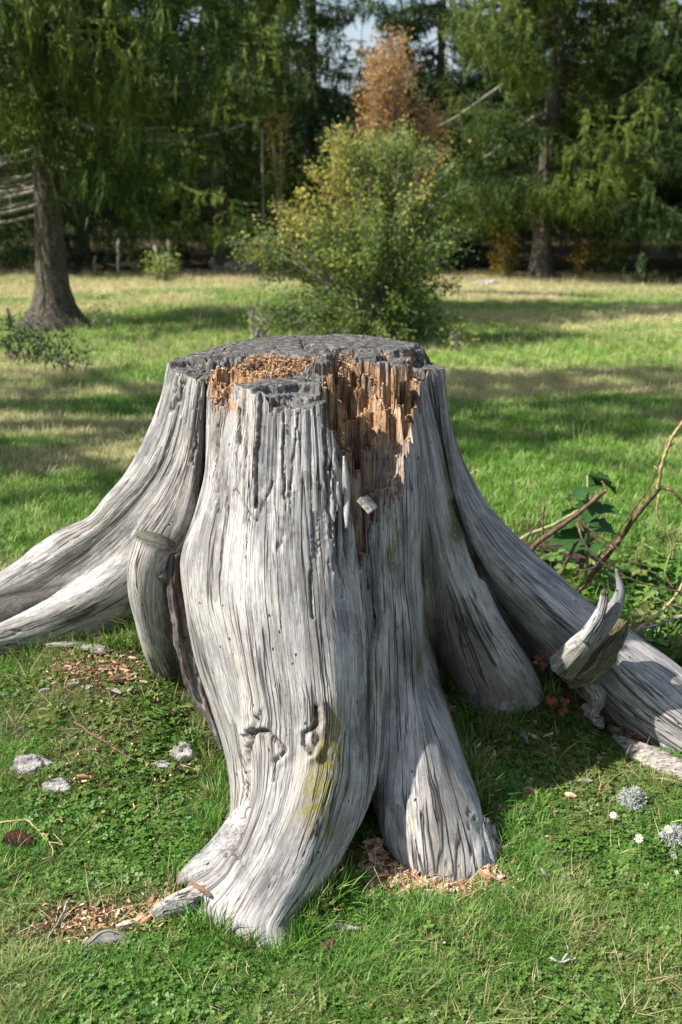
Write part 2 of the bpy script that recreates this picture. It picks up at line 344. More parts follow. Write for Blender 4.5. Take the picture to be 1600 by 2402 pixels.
C(W(.245, 3.0, 1.0), W(.30, 3.05, .80), W(.42, 3.12, .55), W(.66, 3.12, .33), W(.9, 3.05, .12), W(1.1, 2.98, -.12))
C(W(.12, 3.10, 1.05), W(.14, 3.15, .8), W(.2, 3.28, .5), W(.28, 3.42, .2), W(.34, 3.56, -.1))
C(W(-.10, 3.13, 1.05), W(-.1, 3.17, .8), W(-.1, 3.28, .5), W(-.12, 3.46, .2), W(-.14, 3.62, -.1))
C(W(-.26, 3.08, 1.04), W(-.28, 3.14, .8), W(-.33, 3.28, .5), W(-.42, 3.48, .2), W(-.52, 3.64, -.1))

NU, NV0, NV = 1250, 34, 430
ctrl = []
for c in COLS:
    d = c[0] - c[1]; k = (1.13 - c[0][2]) / max(d[2], .02)
    d2 = d * min(k, 1.6); d2[:2] *= .5; top = c[0] + d2; top[2] = 1.13
    ctrl.append(catmull(np.vstack([top, c]), NV0))
ctrl = np.array(ctrl)                                   # K, NV0, 3
dd = np.linalg.norm(ctrl - np.roll(ctrl, -1, 0), axis=2)
w_ = dd[:, :20].mean(1) * .7 + dd[:, :8].mean(1) * .3 + .012
ctrl3 = np.concatenate([ctrl, ctrl, ctrl]); us = np.r_[0, np.cumsum(np.tile(w_, 3))][:-1]; UL = w_.sum()
uq = np.linspace(UL, 2*UL, NU, endpoint=False)
S0 = pchip(us, ctrl3, uq)                               # NU, NV0, 3
for _ in range(2): S0[:, 1:] = (np.roll(S0, 5, 0)[:, 1:] + np.roll(S0, -5, 0)[:, 1:] + 2*S0[:, 1:]) / 4
vq = np.linspace(0, NV0-1, NV)
S = pchip(np.arange(NV0), S0.transpose(1, 0, 2), vq).transpose(1, 0, 2)     # NU, NV, 3
UU = (uq - UL)

# sites of the broken top: (px, py, z, rot, saw, spread)
SITES = [(415,846,1.025,0,1),(470,838,1.03,0,1),(520,832,1.04,0,1),(580,822,1.045,0,1),(650,812,1.05,0,1),(720,806,1.053,0,1),(790,800,1.055,0,1),(860,806,1.05,0,1),(925,812,1.045,0,1),(955,838,1.04,0,1),
 (700,832,1.05,0,1),(780,828,1.055,0,1),(860,832,1.05,0,1),(900,848,1.046,0,1),(930,856,1.04,.2,.8),(760,846,1.046,.2,.8),
 (1000,864,.998,0,1),(1038,866,.992,0,1),(1012,888,.985,0,.8),(1000,902,.975,.1,.5),
 (440,868,1.01,0,1),(468,884,1.005,0,1),(490,878,1.005,0,.9),
 (520,868,1.025,.9,0),(560,860,1.032,.9,0),(620,852,1.034,.9,0),(680,850,1.034,.9,0),(730,852,1.035,.9,0),(600,876,1.018,.95,0),(660,876,1.018,.95,0),(550,885,1.005,.9,0),(530,910,.985,.7,0),(520,948,.955,.5,0),(545,960,.95,.3,0),(505,900,.99,.6,0),(515,880,1.005,.8,0),
 (590,905,1.018,0,1),(620,900,1.016,0,1),(660,897,1.014,0,1),(700,890,1.014,0,1),(740,878,1.028,0,1),(765,880,1.03,0,1),(745,896,1.02,0,1),(605,925,1.010,0,.8),(640,930,1.0,0,.8),(655,960,.975,.1,.6),(720,925,.995,.1,.8),(690,966,.978,0,.8),(715,964,.978,0,.8),(745,960,.98,0,.8),(755,945,.985,0,.8),
 (800,872,1.01,.9,0),(850,880,1.006,.9,0),(900,890,1.005,.85,0),(950,905,.985,.7,0),(790,905,.975,1,0),(840,915,.972,1,0),(890,935,.958,1,0),(935,945,.953,1,0),
 (800,950,.94,1,0),(850,970,.921,1,0),(900,985,.906,1,0),(945,985,.905,.9,0),(970,975,.91,.7,0),(968,930,.94,.8,0),(975,895,.975,.5,0),(810,990,.90,1,0),(870,1020,.875,.8,0),(930,1015,.877,.6,0),(965,1015,.88,.4,0),
 (820,1050,.83,1,0),(870,1060,.84,.6,0),(920,1060,.838,.4,0),(960,1050,.845,.3,0),(850,1105,.785,.9,0),(900,1110,.793,.4,0),(940,1110,.795,.3,0),(845,1150,.71,1,0),(880,1170,.738,.6,0),(905,1160,.748,.4,0),
 (828,1200,.70,1,0),(832,1260,.66,1,0),(835,1310,.632,.9,0),(825,1120,.77,1,0),(815,1075,.80,1,0),(870,1195,.705,.9,0),(850,1250,.665,1,0),(865,1300,.640,.9,0),(848,1330,.622,.7,0),
 (835,1345,.612,0,0),(868,1345,.615,0,0),(895,1228,.705,0,0),(918,1226,.706,0,0),(880,1232,.70,0,0),(930,1180,.743,0,0),(955,1125,.789,0,0),(978,1050,.854,0,0),(995,1000,.903,.1,0),(996,940,.957,.2,0),(994,900,.985,.3,.3),(940,1150,.765,0,0),
 (775,1075,.868,0,0),(800,1080,.862,.1,0),(790,1130,.83,0,0),(803,1095,.855,0,0),(812,1180,.78,0,0),(816,1250,.71,0,0),(814,1310,.65,0,0),(768,1010,.93,0,0),(800,1140,.82,0,0)]
ST = np.array([list(PZ(a, b, z)) + [r, s] for a, b, z, r, s in SITES])
ST = np.vstack([ST, [(a, b, c, r, 0) for a, b, c, r in ((-.022,2.53,.875,0),(0,2.53,.865,.2),(.02,2.535,.84,.4),(-.022,2.57,.89,.6),(.005,2.57,.86,.9),(.035,2.57,.80,.8),(.04,2.53,.74,.6),(-.022,2.61,.90,1),(-.022,2.66,.92,1),(-.02,2.70,.945,1),(.165,2.625,.862,.4),(.15,2.60,.832,.4),(.125,2.585,.792,.4),(.178,2.665,.90,.6),(.10,2.56,.765,.5),(.18,2.70,.93,.7))]])
def top_field(x, y):
    wx = x + .010*noise(x*55, y*55, 0, 21) + .006*noise(x*140, y*140, 0, 22)
    wy = y + .010*noise(x*55, y*55, 0, 23) + .006*noise(x*140, y*140, 0, 24)
    num = np.zeros(x.shape + (3,)); den = np.zeros(x.shape)
    for X, Y, z, r, s in ST:
        w = 1.0 / (((wx-X)**2 + (wy-Y)**2) + 1e-5)**4.5
        den += w; num += w[..., None] * np.array([z, r, s])
    f = num / den[..., None]; H, rot, saw = f[..., 0], f[..., 1], f[..., 2]
    back = sstep(2.98, 3.12, y)
    cell = _h(np.floor(wx*150+2*noise(x*30, y*30, 0, 31)).astype(np.int64), np.floor(wy*90).astype(np.int64), 0, 5) - .5
    cell2 = _h(np.floor(wx*60).astype(np.int64), np.floor(wy*50).astype(np.int64), 3, 5) - .5
    bare = np.clip(1 - rot - saw, 0, 1)
    H = H + rot * (.012*cell + .014*cell2) + bare * (.020*cell + .022*cell2) + saw * (.0015*noise(x*60, y*60, 0, 8) + .003*noise(x*14, y*14, 0, 7))
    # drying cracks in the sawn faces
    ck = np.abs(noise(x*22+3, y*22, 0, 61)); H = H - saw * .012 * (1 - sstep(0, .06, ck)) * (noise(x*9, y*9, 0, 62) > -.2)
    return H, np.clip(rot, 0, 1), np.clip(saw, 0, 1)
Hs, _, _ = top_field(S[:, :, 0][:, :NV//2], S[:, :, 1][:, :NV//2])
below = S[:, :NV//2, 2] <= Hs
vstar = np.argmax(below, axis=1); vstar = np.where(below.any(1), vstar, 5).astype(float)
# resample every streamline from its rim down
tq = np.linspace(0, 1, NV)[None, :]; vi = vstar[:, None] + (NV - 1 - vstar[:, None]) * tq
i0 = np.clip(np.floor(vi).astype(int), 0, NV-2); fr = (vi - i0)[..., None]; rows = np.arange(NU)[:, None]
SS = S[rows, i0] * (1-fr) + S[rows, i0+1] * fr
zt = np.interp(vi, np.arange(NV), np.arange(NV)/ (NV-1.0))            # 0 top..1 tip
# arc length coordinate
seg = np.r_['1', np.zeros((NU, 1)), np.cumsum(np.linalg.norm(np.diff(SS, axis=1), axis=2), 1)]
VL = seg + (1.13 - SS[:, :1, 2])
UG = UU[:, None] * np.ones_like(VL)
def normals(G):
    du = np.roll(G, -1, 0) - np.roll(G, 1, 0); dv = np.gradient(G, axis=1)
    nn = np.cross(dv, du); nn /= np.linalg.norm(nn, axis=2, keepdims=True) + 1e-12
    return nn
Nn = normals(SS)
if (Nn[:, NV//4, :2] * (SS[:, NV//4, :2] - np.array([-.08, 2.8]))).sum() < 0: Nn = -Nn
z_ = SS[..., 2]
# periodic u through a circle so that the seam does not show
rad = UL / (2*math.pi); cu, su = np.cos(UG/rad)*rad, np.sin(UG/rad)*rad
wu = .010*noise(UG*6, VL*4, 0, 1); cu2 = np.cos((UG+wu)/rad)*rad; su2 = np.sin((UG+wu)/rad)*rad
upper = sstep(.62, .9, z_)
D = .009*noise(cu2*11, su2*11, VL*1.8, 2) + -.0013*sstep(.0, .25, .25-np.abs(noise(cu2*26, su2*26, VL*2.2, 3))) + .0005*noise(cu2*80, su2*80, VL*3.5, 4) + .0007*noise(cu2*210, su2*210, VL*8, 5)
ub = UG + .012*noise(UG*9, VL*1.2, 0, 101) + .003*noise(UG*40, VL*5, 0, 102); ci_ = np.floor(ub/.017 + .35*noise(ub*70, 0*ub, 0, 103)).astype(np.int64)
D += upper * (.0050*(_h(ci_, np.floor(VL*2.2 + 3*_h(ci_, 0*ci_, 0*ci_, 7)).astype(np.int64), 0*ci_, 8) - .5) + .0022*(_h(np.floor(ub/.005).astype(np.int64), np.floor(VL*6).astype(np.int64), 0*ci_, 9) - .5)) - upper*.004*(1-sstep(0, .08, np.abs(noise(cu*60, su*60, VL*.8, 6))))
cn = np.abs(noise(cu2*48, su2*48, VL*1.3, 9)); D -= .0065 * (1 - sstep(.0, .035, cn)) * sstep(-.3, .3, noise(cu*10, su*10, VL*2, 10))
D += .010*noise(cu*7, su*7, VL*7, 12)*sstep(.3, .6, VL)
PX, PY = proj(SS)
front = (Nn[..., 1] < .35)
def seg_dist(ptsl):
    dmin = np.full(PX.shape, 1e9); tt = np.zeros(PX.shape); L = 0
    for (x0, y0), (x1, y1) in zip(ptsl[:-1], ptsl[1:]):
        dx, dy = x1-x0, y1-y0; l2 = dx*dx+dy*dy
        t = np.clip(((PX-x0)*dx + (PY-y0)*dy) / l2, 0, 1)
        d = (PX-x0-t*dx); d2 = np.hypot(d, PY-y0-t*dy); sgn = np.sign((PX-x0)*dy - (PY-y0)*dx)
        m = d2 < np.abs(dmin); dmin = np.where(m, d2*np.where(sgn == 0, 1, sgn), dmin)
    return dmin
wob = 5*noise(PX*.05, PY*.05, 0, 71) + 3*noise(PX*.15, PY*.15, 0, 72)
age = .25*upper + .0*PX; brown = 0*PX; lichen = 0*PX; moss = 0*PX
def groove(pts, depth, w, lip=0.0, lw=14, side=0, dark=1.0):
    global D, brown
    d = seg_dist(pts) + wob*.5
    near = (np.abs(d) < 80) & front
    D -= np.where(near, depth*np.exp(-(d/w)**2), 0)
    if lip:
        dl = d - side*lw; D += np.where(near, lip*np.exp(-(dl/lw)**2), 0)
    brown += np.where(near, dark*np.exp(-(d/(w*.9))**2), 0)
# wound folds low on the front buttress
groove([(602,1690),(590,1720),(580,1760),(572,1850),(575,1900),(562,1950),(548,1990),(560,2010)], .014, 5, .006, 20, -1)
groove([(590,1720),(625,1715),(650,1740),(668,1760),(640,1790),(640,1830)], .014, 5, .007, 12, 1)
groove([(742,1660),(750,1690),(735,1710),(715,1720),(712,1745),(728,1768)], .014, 5, .009, 14, 1)
groove([(742,1660),(745,1700),(748,1735),(728,1768)], .006, 4, .007, 12, 1, .6)
groove([(550,1960),(532,2010)], .010, 4); groove([(528,1985),(540,1960)], .01, 4)
# splits between the staves of the front block and other long checks
for pts, dp, w in (([(612,905),(610,960),(600,1080),(598,1190)], .018, 3.2), ([(668,945),(665,1060),(668,1170)], .007, 2.6), ([(575,900),(572,980),(575,1060),(570,1230)], .006, 2.6),
                   ([(700,970),(690,1060),(680,1180)], .005, 2.6), ([(762,960),(765,1080),(770,1200)], .012, 3.5), ([(508,1000),(506,1100),(510,1200)], .010, 4), ([(560,960),(558,1040)], .014, 3),
                   ([(550,1150),(575,1190),(600,1220)], .005, 2.4), ([(600,1220),(625,1170),(640,1130)], .005, 2.4), ([(800,1200),(803,1290),(806,1400)], .012, 3), ([(825,1180),(815,1250),(822,1320)], .012, 4),
                   ([(870,1230),(866,1300),(868,1380)], .012, 3), ([(775,1100),(772,1180),(776,1260)], .010, 3), ([(728,1340),(730,1410),(735,1450)], .010, 3),
                    ([(440,860),(425,930),(405,960)], .014, 5), ([(470,900),(460,990),(455,1090)], .007, 3), ([(423,860),(415,940)], .012, 3.5),
                   ([(1060,1180),(1085,1260),(1130,1350)], .012, 10)):
    groove(pts, dp, w)
# eroded, stepped splinters left of the notch
eros = np.exp(-((PX-790)/42.)**2) * sstep(1040, 1090, PY) * (1 - sstep(1300, 1400, PY)) * front
D += eros * .014 * (_h(np.floor((PX+wob)/17).astype(np.int64), np.floor((PY+60*noise(PX*.06, 0*PX, 0, 77))/170).astype(np.int64), 0, 6) - .5) * 2
rotside = np.exp(-((PX-535)/30.)**2) * (1 - sstep(930, 1010, PY)) * front
D -= rotside * .009 * np.abs(noise(PX*.09, PY*.03, 0, 80))
# masks
def blob(cx, cy, sx, sy, a=0.0):
    ca, sa = math.cos(a), math.sin(a); dx, dy = PX-cx, PY-cy
    return np.exp(-(((dx*ca+dy*sa)/sx)**2 + ((-dx*sa+dy*ca)/sy)**2)) * front
lichen += blob(752, 1830, 34, 110, .25) * 1.6 + blob(790, 1730, 14, 60)*.9 + blob(775, 1700, 18, 60) * .6 + blob(890, 1600, 14, 50)*.5 + blob(965, 1930, 10, 40)*.6 + blob(928, 1260, 8, 60)*.7 + blob(770, 1960, 14, 60)*.6 + blob(920, 1310, 9, 30)*.9
moss += blob(985, 1550, 16, 45) + blob(1070, 1240, 18, 45)*1.3 + blob(1052, 1110, 12, 120)*.6 + blob(1290, 1640, 30, 40)*.8 + blob(745, 1900, 14, 60)*.3 + blob(835, 1280, 3, 20)
age += .35*sstep(0, .5, fbm(cu*9, su*9, VL*3, 91)) + blob(450, 1200, 60, 120)*.8 + blob(600, 1130, 90, 90)*.7 + blob(900, 1300, 60, 250)*.6 + blob(860, 1650, 50, 200)*.9 + blob(660, 2060, 130, 70)*.9 + blob(1110, 1950, 30, 60) + blob(330, 1180, 60, 60)*.6 + blob(680, 1250, 50, 60)*.5  # ageing blotches, and shade painted down the groove beside the right leg
brown += blob(1105, 1640, 70, 40)*.8 + blob(1040, 1600, 30, 40) + blob(1048, 1150, 8, 120, -.2)*1.0 + blob(310, 1415, 60, 12)*.9
fade = sstep(0, .02, VL - VL[:, :1]) * .6 + .4
SD = SS + Nn * (D * fade)[..., None]
rot_s = np.clip(rotside*1.1 + .0, 0, 1) * (noise(PX*.1, PY*.05, 0, 90) > -.4)
rot_s = rot_s + np.exp(-((PX-(800-0))/30)**2) * 0

# interior of the top
NR = 190
rim = SD[:, 0]; Cc = np.array([-.06, 2.80])
rho = (1 - np.linspace(0, 1, NR) ** 1.0)[1:]
IX = Cc[0] + (rim[:, 0:1] - Cc[0]) * rho[None]; IY = Cc[1] + (rim[:, 1:2] - Cc[1]) * rho[None]
IH, irot, isaw = top_field(IX, IY)
edge = np.clip((1 - rho) / .012, 0, 1)[None]; IH = IH*edge + rim[:, 2:3]*(1-edge)
IN = np.stack([IX, IY, IH], -1)
stp = np.abs(np.gradient(IH, axis=1))/(np.hypot(np.gradient(IX, axis=1), np.gradient(IY, axis=1))+1e-6); stp = np.maximum(stp, np.roll(stp, 1, 1))
wl = sstep(.9, 2.2, stp) * ((IX > -.045) & (IX < .19) & (IY > 2.55)) * (IH < 1.035); irot = np.maximum(irot*(.55+.45*sstep(.80, .93, IH)), wl*.9*(.30+.7*sstep(.80, .95, IH + .05*noise(IX*40, IY*40, 0, 55)))); isaw = isaw*(1-wl)
V_side = SD.reshape(-1, 3); nS = len(V_side); V_in = IN[:, :-1].reshape(-1, 3); ni = NR - 2
cen = np.array([[Cc[0], Cc[1], float(IH[:, -1].mean())]])
verts = np.vstack([V_side, V_in, cen])
iu = np.arange(NU); iu2 = (iu + 1) % NU
A = lambda u, v: u*NV + v
B = lambda u, k: nS + u*ni + k
vv = np.arange(NV-1)
f1 = np.stack([A(iu[:, None], vv[None]), A(iu[:, None], vv[None]+1), A(iu2[:, None], vv[None]+1), A(iu2[:, None], vv[None])], -1).reshape(-1, 4)
f2 = np.stack([A(iu, 0), A(iu2, 0), B(iu2, 0), B(iu, 0)], -1)
kk = np.arange(ni-1)
f3 = np.stack([B(iu[:, None], kk[None]), B(iu2[:, None], kk[None]), B(iu2[:, None], kk[None]+1), B(iu[:, None], kk[None]+1)], -1).reshape(-1, 4)
f4 = np.stack([B(iu, ni-1), B(iu2, ni-1), np.full(NU, len(verts)-1)], -1)
stump = thing('tree_stump', 'large weathered grey tree stump with spreading roots and a rotted orange hollow in its top', 'tree stump', (-.06, 2.8, 0))
def to_stump(o):
    o.parent = stump; o.matrix_parent_inverse = Matrix.Translation(stump.location).inverted(); return o
tr = to_stump(mesh_np('trunk', verts, [np.vstack([f1, f2, f3]), f4], M['wood']))
gr = np.stack([UG, np.zeros_like(UG), VL], -1).reshape(-1, 3)
gi = np.stack([IN[:, :-1, 0], IN[:, :-1, 1], IN[:, :-1, 2]], -1).reshape(-1, 3) + np.array([3.0, 3.0, 0])
attr(tr, 'grain', np.vstack([gr, gi, cen + 3]), 'FLOAT_VECTOR')
def cat_(a, b, c=0.0): return np.r_[a.ravel(), b.ravel(), c]
z0 = np.zeros((NU, ni)); bare_in = np.clip(irot[:, :-1] + .25*(1-isaw[:, :-1]), 0, 1)
attr(tr, 'rot', cat_(np.clip(rot_s, 0, 1), bare_in)); attr(tr, 'saw', cat_(0*age, isaw[:, :-1]))
attr(tr, 'age', cat_(np.clip(age, 0, 1), z0)); attr(tr, 'brown', cat_(np.clip(brown, 0, 1), z0))
attr(tr, 'lichen', cat_(np.clip(lichen, 0, 1), z0)); attr(tr, 'moss', cat_(np.clip(moss, 0, 1), z0))
# ------------------------------------------------------------------ rest of the stump: stub, spur, buried toes, bark, moss
def woodpart(name, pts, rad, ns=36, seg=70, seed=0, rough=.05, mat=None, capflat=0.0, age_=.3, **at):
    """a length of weathered branch or root: rings along pts with grain relief; becomes a part of the stump"""
    p = catmull(np.array(pts, float), seg); crumble = at.pop('crumble', 0); r = pchip(np.linspace(0, 1, len(rad)), np.array(rad, float), np.linspace(0, 1, seg))
    L = np.r_[0, np.cumsum(np.linalg.norm(np.diff(p, axis=0), axis=1))]
    def rf(s, th):
        l = np.interp(s, np.linspace(0, 1, seg), L)
        return 1 + rough*noise(np.cos(th)*2.2+seed, np.sin(th)*2.2, l*6, seed) + rough*.5*noise(np.cos(th)*6, np.sin(th)*6, l*8, seed+1) + rough*.35*noise(np.cos(th)*14, np.sin(th)*14, l*5, seed+2) + crumble*noise(np.cos(th)*4, np.sin(th)*4, l*30, seed+3) + crumble*.7*noise(np.cos(th)*9, np.sin(th)*9, l*70, seed+4)
    v, f, t = tube(p, r, ns, rf)
    o = mesh_np(name, v, [f, t], mat or M['wood']); to_stump(o)
    th = np.linspace(0, 2*math.pi, ns, endpoint=False)
    g = np.stack([np.cos(th)[None]*r[:, None] + seed*1.7, np.sin(th)[None]*r[:, None] + 0*L[:, None], L[:, None] + 0*th[None]], -1).reshape(-1, 3)
    g = np.vstack([g, g[0], g[-1]]); attr(o, 'grain', g, 'FLOAT_VECTOR')
    nv = len(v)
    for k, d in (('age', age_), ('rot', 0), ('saw', 0), ('brown', 0), ('lichen', 0), ('moss', 0)):
        d = at.get(k, d); d = d(v, np.r_[np.repeat(np.linspace(0, 1, seg), ns), 0, 1]) if callable(d) else np.full(nv, float(d))
        attr(o, k, d)
    return o
top_cap = lambda v, s: (s >= .995) * 1.0
woodpart('branch_stub', [P(438, 1700, 2.99), P(425, 1640, 2.93), P(398, 1560, 2.85), P(372, 1480, 2.75), P(352, 1400, 2.69), P(350, 1330, 2.66), P(362, 1285, 2.655), P(368, 1268, 2.655)],
         [.05, .050, .054, .052, .054, .050, .051, .052], seed=3, saw=lambda v, s: (s > .999)*.8, moss=lambda v, s: (s > .99)*.3 + .35*(v[:, 0] > -.365)*(noise(v[:, 0]*30, v[:, 1]*30, v[:, 2]*12, 5) > .45),
         lichen=lambda v, s: .12*(s > .5), brown=lambda v, s: .9*((proj(v)[0] > 385) & (s < .72) & (s > .3)))
woodpart('knot', [P(396, 1352, 2.66), P(384, 1350, 2.63), P(377, 1348, 2.612)], [.020, .018, .006], ns=20, seg=10, seed=8, rough=.25, age_=1, brown=.5)
woodpart('bark_strip', [P(412, 1300, 2.63), P(408, 1370, 2.625), P(420, 1450, 2.63), P(440, 1540, 2.64), P(470, 1630, 2.63), P(500, 1700, 2.60), P(520, 1760, 2.58)],
         [.010, .014, .019, .022, .020, .014, .006], ns=32, seg=120, seed=5, crumble=.22, rough=.45, age_=1, brown=1.0, lichen=.0)
woodpart('branch_spur', [P(1318, 1565, 2.70), P(1352, 1530, 2.68), P(1400, 1482, 2.68), P(1438, 1432, 2.69), P(1455, 1385, 2.70), P(1449, 1350, 2.71), P(1445, 1335, 2.71)],
         [.040, .036, .030, .025, .019, .011, .003], seed=11, rough=.10, age_=.5, moss=lambda v, s: .5*((s < .6) & (proj(v)[1] > 1520)))
woodpart('branch_spur_prong', [P(1372, 1500, 2.66), P(1400, 1455, 2.655), P(1416, 1410, 2.66), P(1419, 1385, 2.66)], [.020, .018, .012, .009], seed=12, ns=20, seg=30, rough=.16, moss=lambda v, s: (s > .9)*1.0)
woodpart('rotten_wood', [P(1330, 1590, 2.73), P(1380, 1570, 2.70), P(1430, 1510, 2.72), P(1462, 1460, 2.77)], [.024, .034, .028, .014], seed=13, ns=60, seg=90, crumble=.16, rough=.35, age_=1, brown=.9, moss=.75)
woodpart('rotten_wood', [P(1380, 1600, 2.73), P(1400, 1640, 2.71), P(1392, 1680, 2.69)], [.022, .022, .008], seed=14, ns=40, seg=50, crumble=.3, rough=.4, age_=1, brown=.8, moss=.5)
# toes where the roots go under the turf
woodpart('root_toe', [P(640, 1950, 2.28), P(560, 1990, 2.19), P(495, 2030, 2.135), P(452, 2050, 2.12), P(420, 2070, 2.125)], [.05, .075, .052, .034, .010], seed=15, rough=.10)
woodpart('root_toe', [P(640, 2030, 2.20), P(550, 2075, 2.09), P(480, 2105, 2.045), P(415, 2122, 2.025), P(375, 2138, 2.015), P(350, 2165, 2.02)], [.04, .05, .036, .030, .022, .006], seed=16, rough=.12, age_=.5)
woodpart('root_toe', [P(640, 2040, 2.16), P(630, 2140, 2.05), P(620, 2205, 1.975), P(622, 2255, 1.925), P(632, 2310, 1.88)], [.04, .078, .068, .050, .016], seed=17, rough=.14, age_=.7)
woodpart('root_toe', [P(1040, 1990, 2.24), P(1060, 2060, 2.17), P(1075, 2110, 2.13)], [.05, .04, .01], seed=18, rough=.14)
woodpart('root_toe', [P(1110, 1950, 2.30), P(1140, 2020, 2.22), P(1165, 2065, 2.19)], [.05, .036, .01], seed=19, rough=.14, age_=.6)
woodpart('surface_root', [P(350, 2220, 1.95), P(305, 2212, 1.945), P(255, 2202, 1.945), P(205, 2232, 1.925), P(160, 2266, 1.905), P(125, 2296, 1.885)], [.006, .014, .019, .016, .012, .005], seed=20, rough=.3, ns=28, crumble=.06)
# splinters standing at the left lip of the notch
for i, (x0, y0, x1, y1, Y0, wd) in enumerate([(783,1062,790,1200,2.475,9),(806,1070,812,1240,2.468,9),(770,1105,772,1270,2.462,7),(792,1130,797,1330,2.452,10),(818,1200,826,1345,2.452,11),(760,1040,764,1120,2.485,6)]):
    q = [P(x0, y0, Y0), P((x0+x1)/2+2, (y0+y1)/2, Y0-.004), P(x1, y1, Y0 - (y1-y0)*.00028)]
    woodpart('splinter', q, [.25*wd/1000, wd/1000, wd*.9/1000, .3*wd/1000], ns=9, seg=24, seed=30+i, rough=.35, age_=.1)

# ------------------------------------------------------------------ ground
n = NT('turf_soil'); p = n.pos()
a = n.noise(p, .9, 5, .6); b = n.noise(p, 9, 5, .65); c = n.noise(p, 60, 4, .7)
near = n.ramp(c, [(.35, (.020, .015, .009)), (.55, (.055, .042, .025)), (.72, (.17, .13, .085))])
green = n.ramp(b, [(.3, (.018, .032, .008)), (.5, (.040, .065, .015)), (.7, (.13, .12, .045))])
cc = n.mix(n.mr(b, .36, .56), near, green)
sx = n.new('SeparateXYZ'); n.set(sx.inputs[0], p)
far = n.ramp(n.math('ADD', n.math('MULTIPLY', a, .65), n.math('MULTIPLY', b, .35)), [(.36, (.10, .19, .022)), (.5, (.24, .33, .06)), (.62, (.40, .40, .15)), (.72, (.50, .45, .24))])
cc = n.mix(n.mr(sx.outputs[1], 4.5, 8.0), cc, far); cc = n.mix(n.mr(sx.outputs[1], 24.0, 25.5), cc, n.mix(b, (.020, .016, .010), (.055, .042, .022)))
n.set(cc.node.inputs[6], cc.node.inputs[6].links[0].from_socket)
M['soil'] = n.done(cc, .95, n.bump(n.math('ADD', c, n.math('MULTIPLY', b, 2.0)), .8, .02), .1)
ys = np.concatenate([np.linspace(.6, 4.6, 220), 4.6 + np.cumsum(np.linspace(.03, 1.3, 120)), [90, 140, 260, 500]])
xu = np.linspace(-1, 1, 261)
wdt = 2.2 + ys*1.1
X_ = xu[None] * wdt[:, None]; Y_ = ys[:, None] + 0*X_
Z_ = ground_z(X_, Y_)
ground = mesh_np('ground', np.stack([X_, Y_, Z_], -1).reshape(-1, 3), grid_faces(len(ys), 261), M['soil']); ground['kind'] = 'structure'
_b = mesh_np('ground', [(-30, -30, -.06), (30, -30, -.06), (30, .8, -.06), (-30, .8, -.06)], [np.array([[0, 1, 2, 3]])], M['soil']); _b['kind'] = 'structure'

# ------------------------------------------------------------------ where the stump stands (no grass there)
CELL = .01; GX0, GY0, GN = -1.8, 1.6, 320
occ = np.zeros((GN, GN), bool)
q = SD[:, 10:].reshape(-1, 3); hh_ = q[:, 2] - ground_z(q[:, 0], q[:, 1]); m = (hh_ > 0) & (hh_ < .11)
ix = ((q[m, 0]-GX0)/CELL).astype(int); iy = ((q[m, 1]-GY0)/CELL).astype(int)
ok = (ix >= 0) & (ix < GN) & (iy >= 0) & (iy < GN); occ[ix[ok], iy[ok]] = True
gxx, gyy = np.meshgrid(GX0 + CELL*(np.arange(GN)+.5), GY0 + CELL*(np.arange(GN)+.5), indexing='ij')
occ |= ((gxx+.08)**2/.36**2 + (gyy-2.8)**2/.32**2) < 1
def free(x, y):
    i = ((x-GX0)/CELL).astype(int); j = ((y-GY0)/CELL).astype(int); o = np.ones(len(x), bool)
    k = (i >= 0) & (i < GN) & (j >= 0) & (j < GN); o[k] = ~occ[i[k], j[k]]; return o
# bare and littered spots: (px, py, radius m)
BARE = [(880,2010,.10,.9),(950,2040,.10,.9),(1060,2080,.10,.7),(1130,2060,.08,.6),(230,1545,.16,.6),(290,1590,.10,.7),(420,1790,.09,.5),(200,2160,.11,.85),(130,2180,.08,.8),(310,2150,.10,.7),(420,2110,.06,.8),(1040,1650,.06,.9),(1100,2190,.10,.5),(40,1440,.2,.8),(1250,1480,.12,.5),(1300,1275,.35,.9),(160,1800,.08,.3),(640,2330,.12,.35),(300,1740,.10,.45),(240,1840,.07,.4),(480,1740,.06,.5),(1060,2220,.10,.45),(720,2340,.08,.4),(140,2060,.09,.35),(1250,1960,.06,.3),(1130,1760,.07,.45),(900,2180,.06,.3),(380,1900,.06,.35),(60,1700,.10,.4),(400,1640,.12,.3)]
BP = [(*on_ground(a, b)[:2], r, s) for a, b, r, s in BARE]
def bare(x, y):
    r = np.zeros(len(x))
    for X, Y, rr, s in BP: r = np.maximum(r, s*np.exp(-(((x-X)**2+(y-Y)**2)/rr**2)**1.5))
    return r

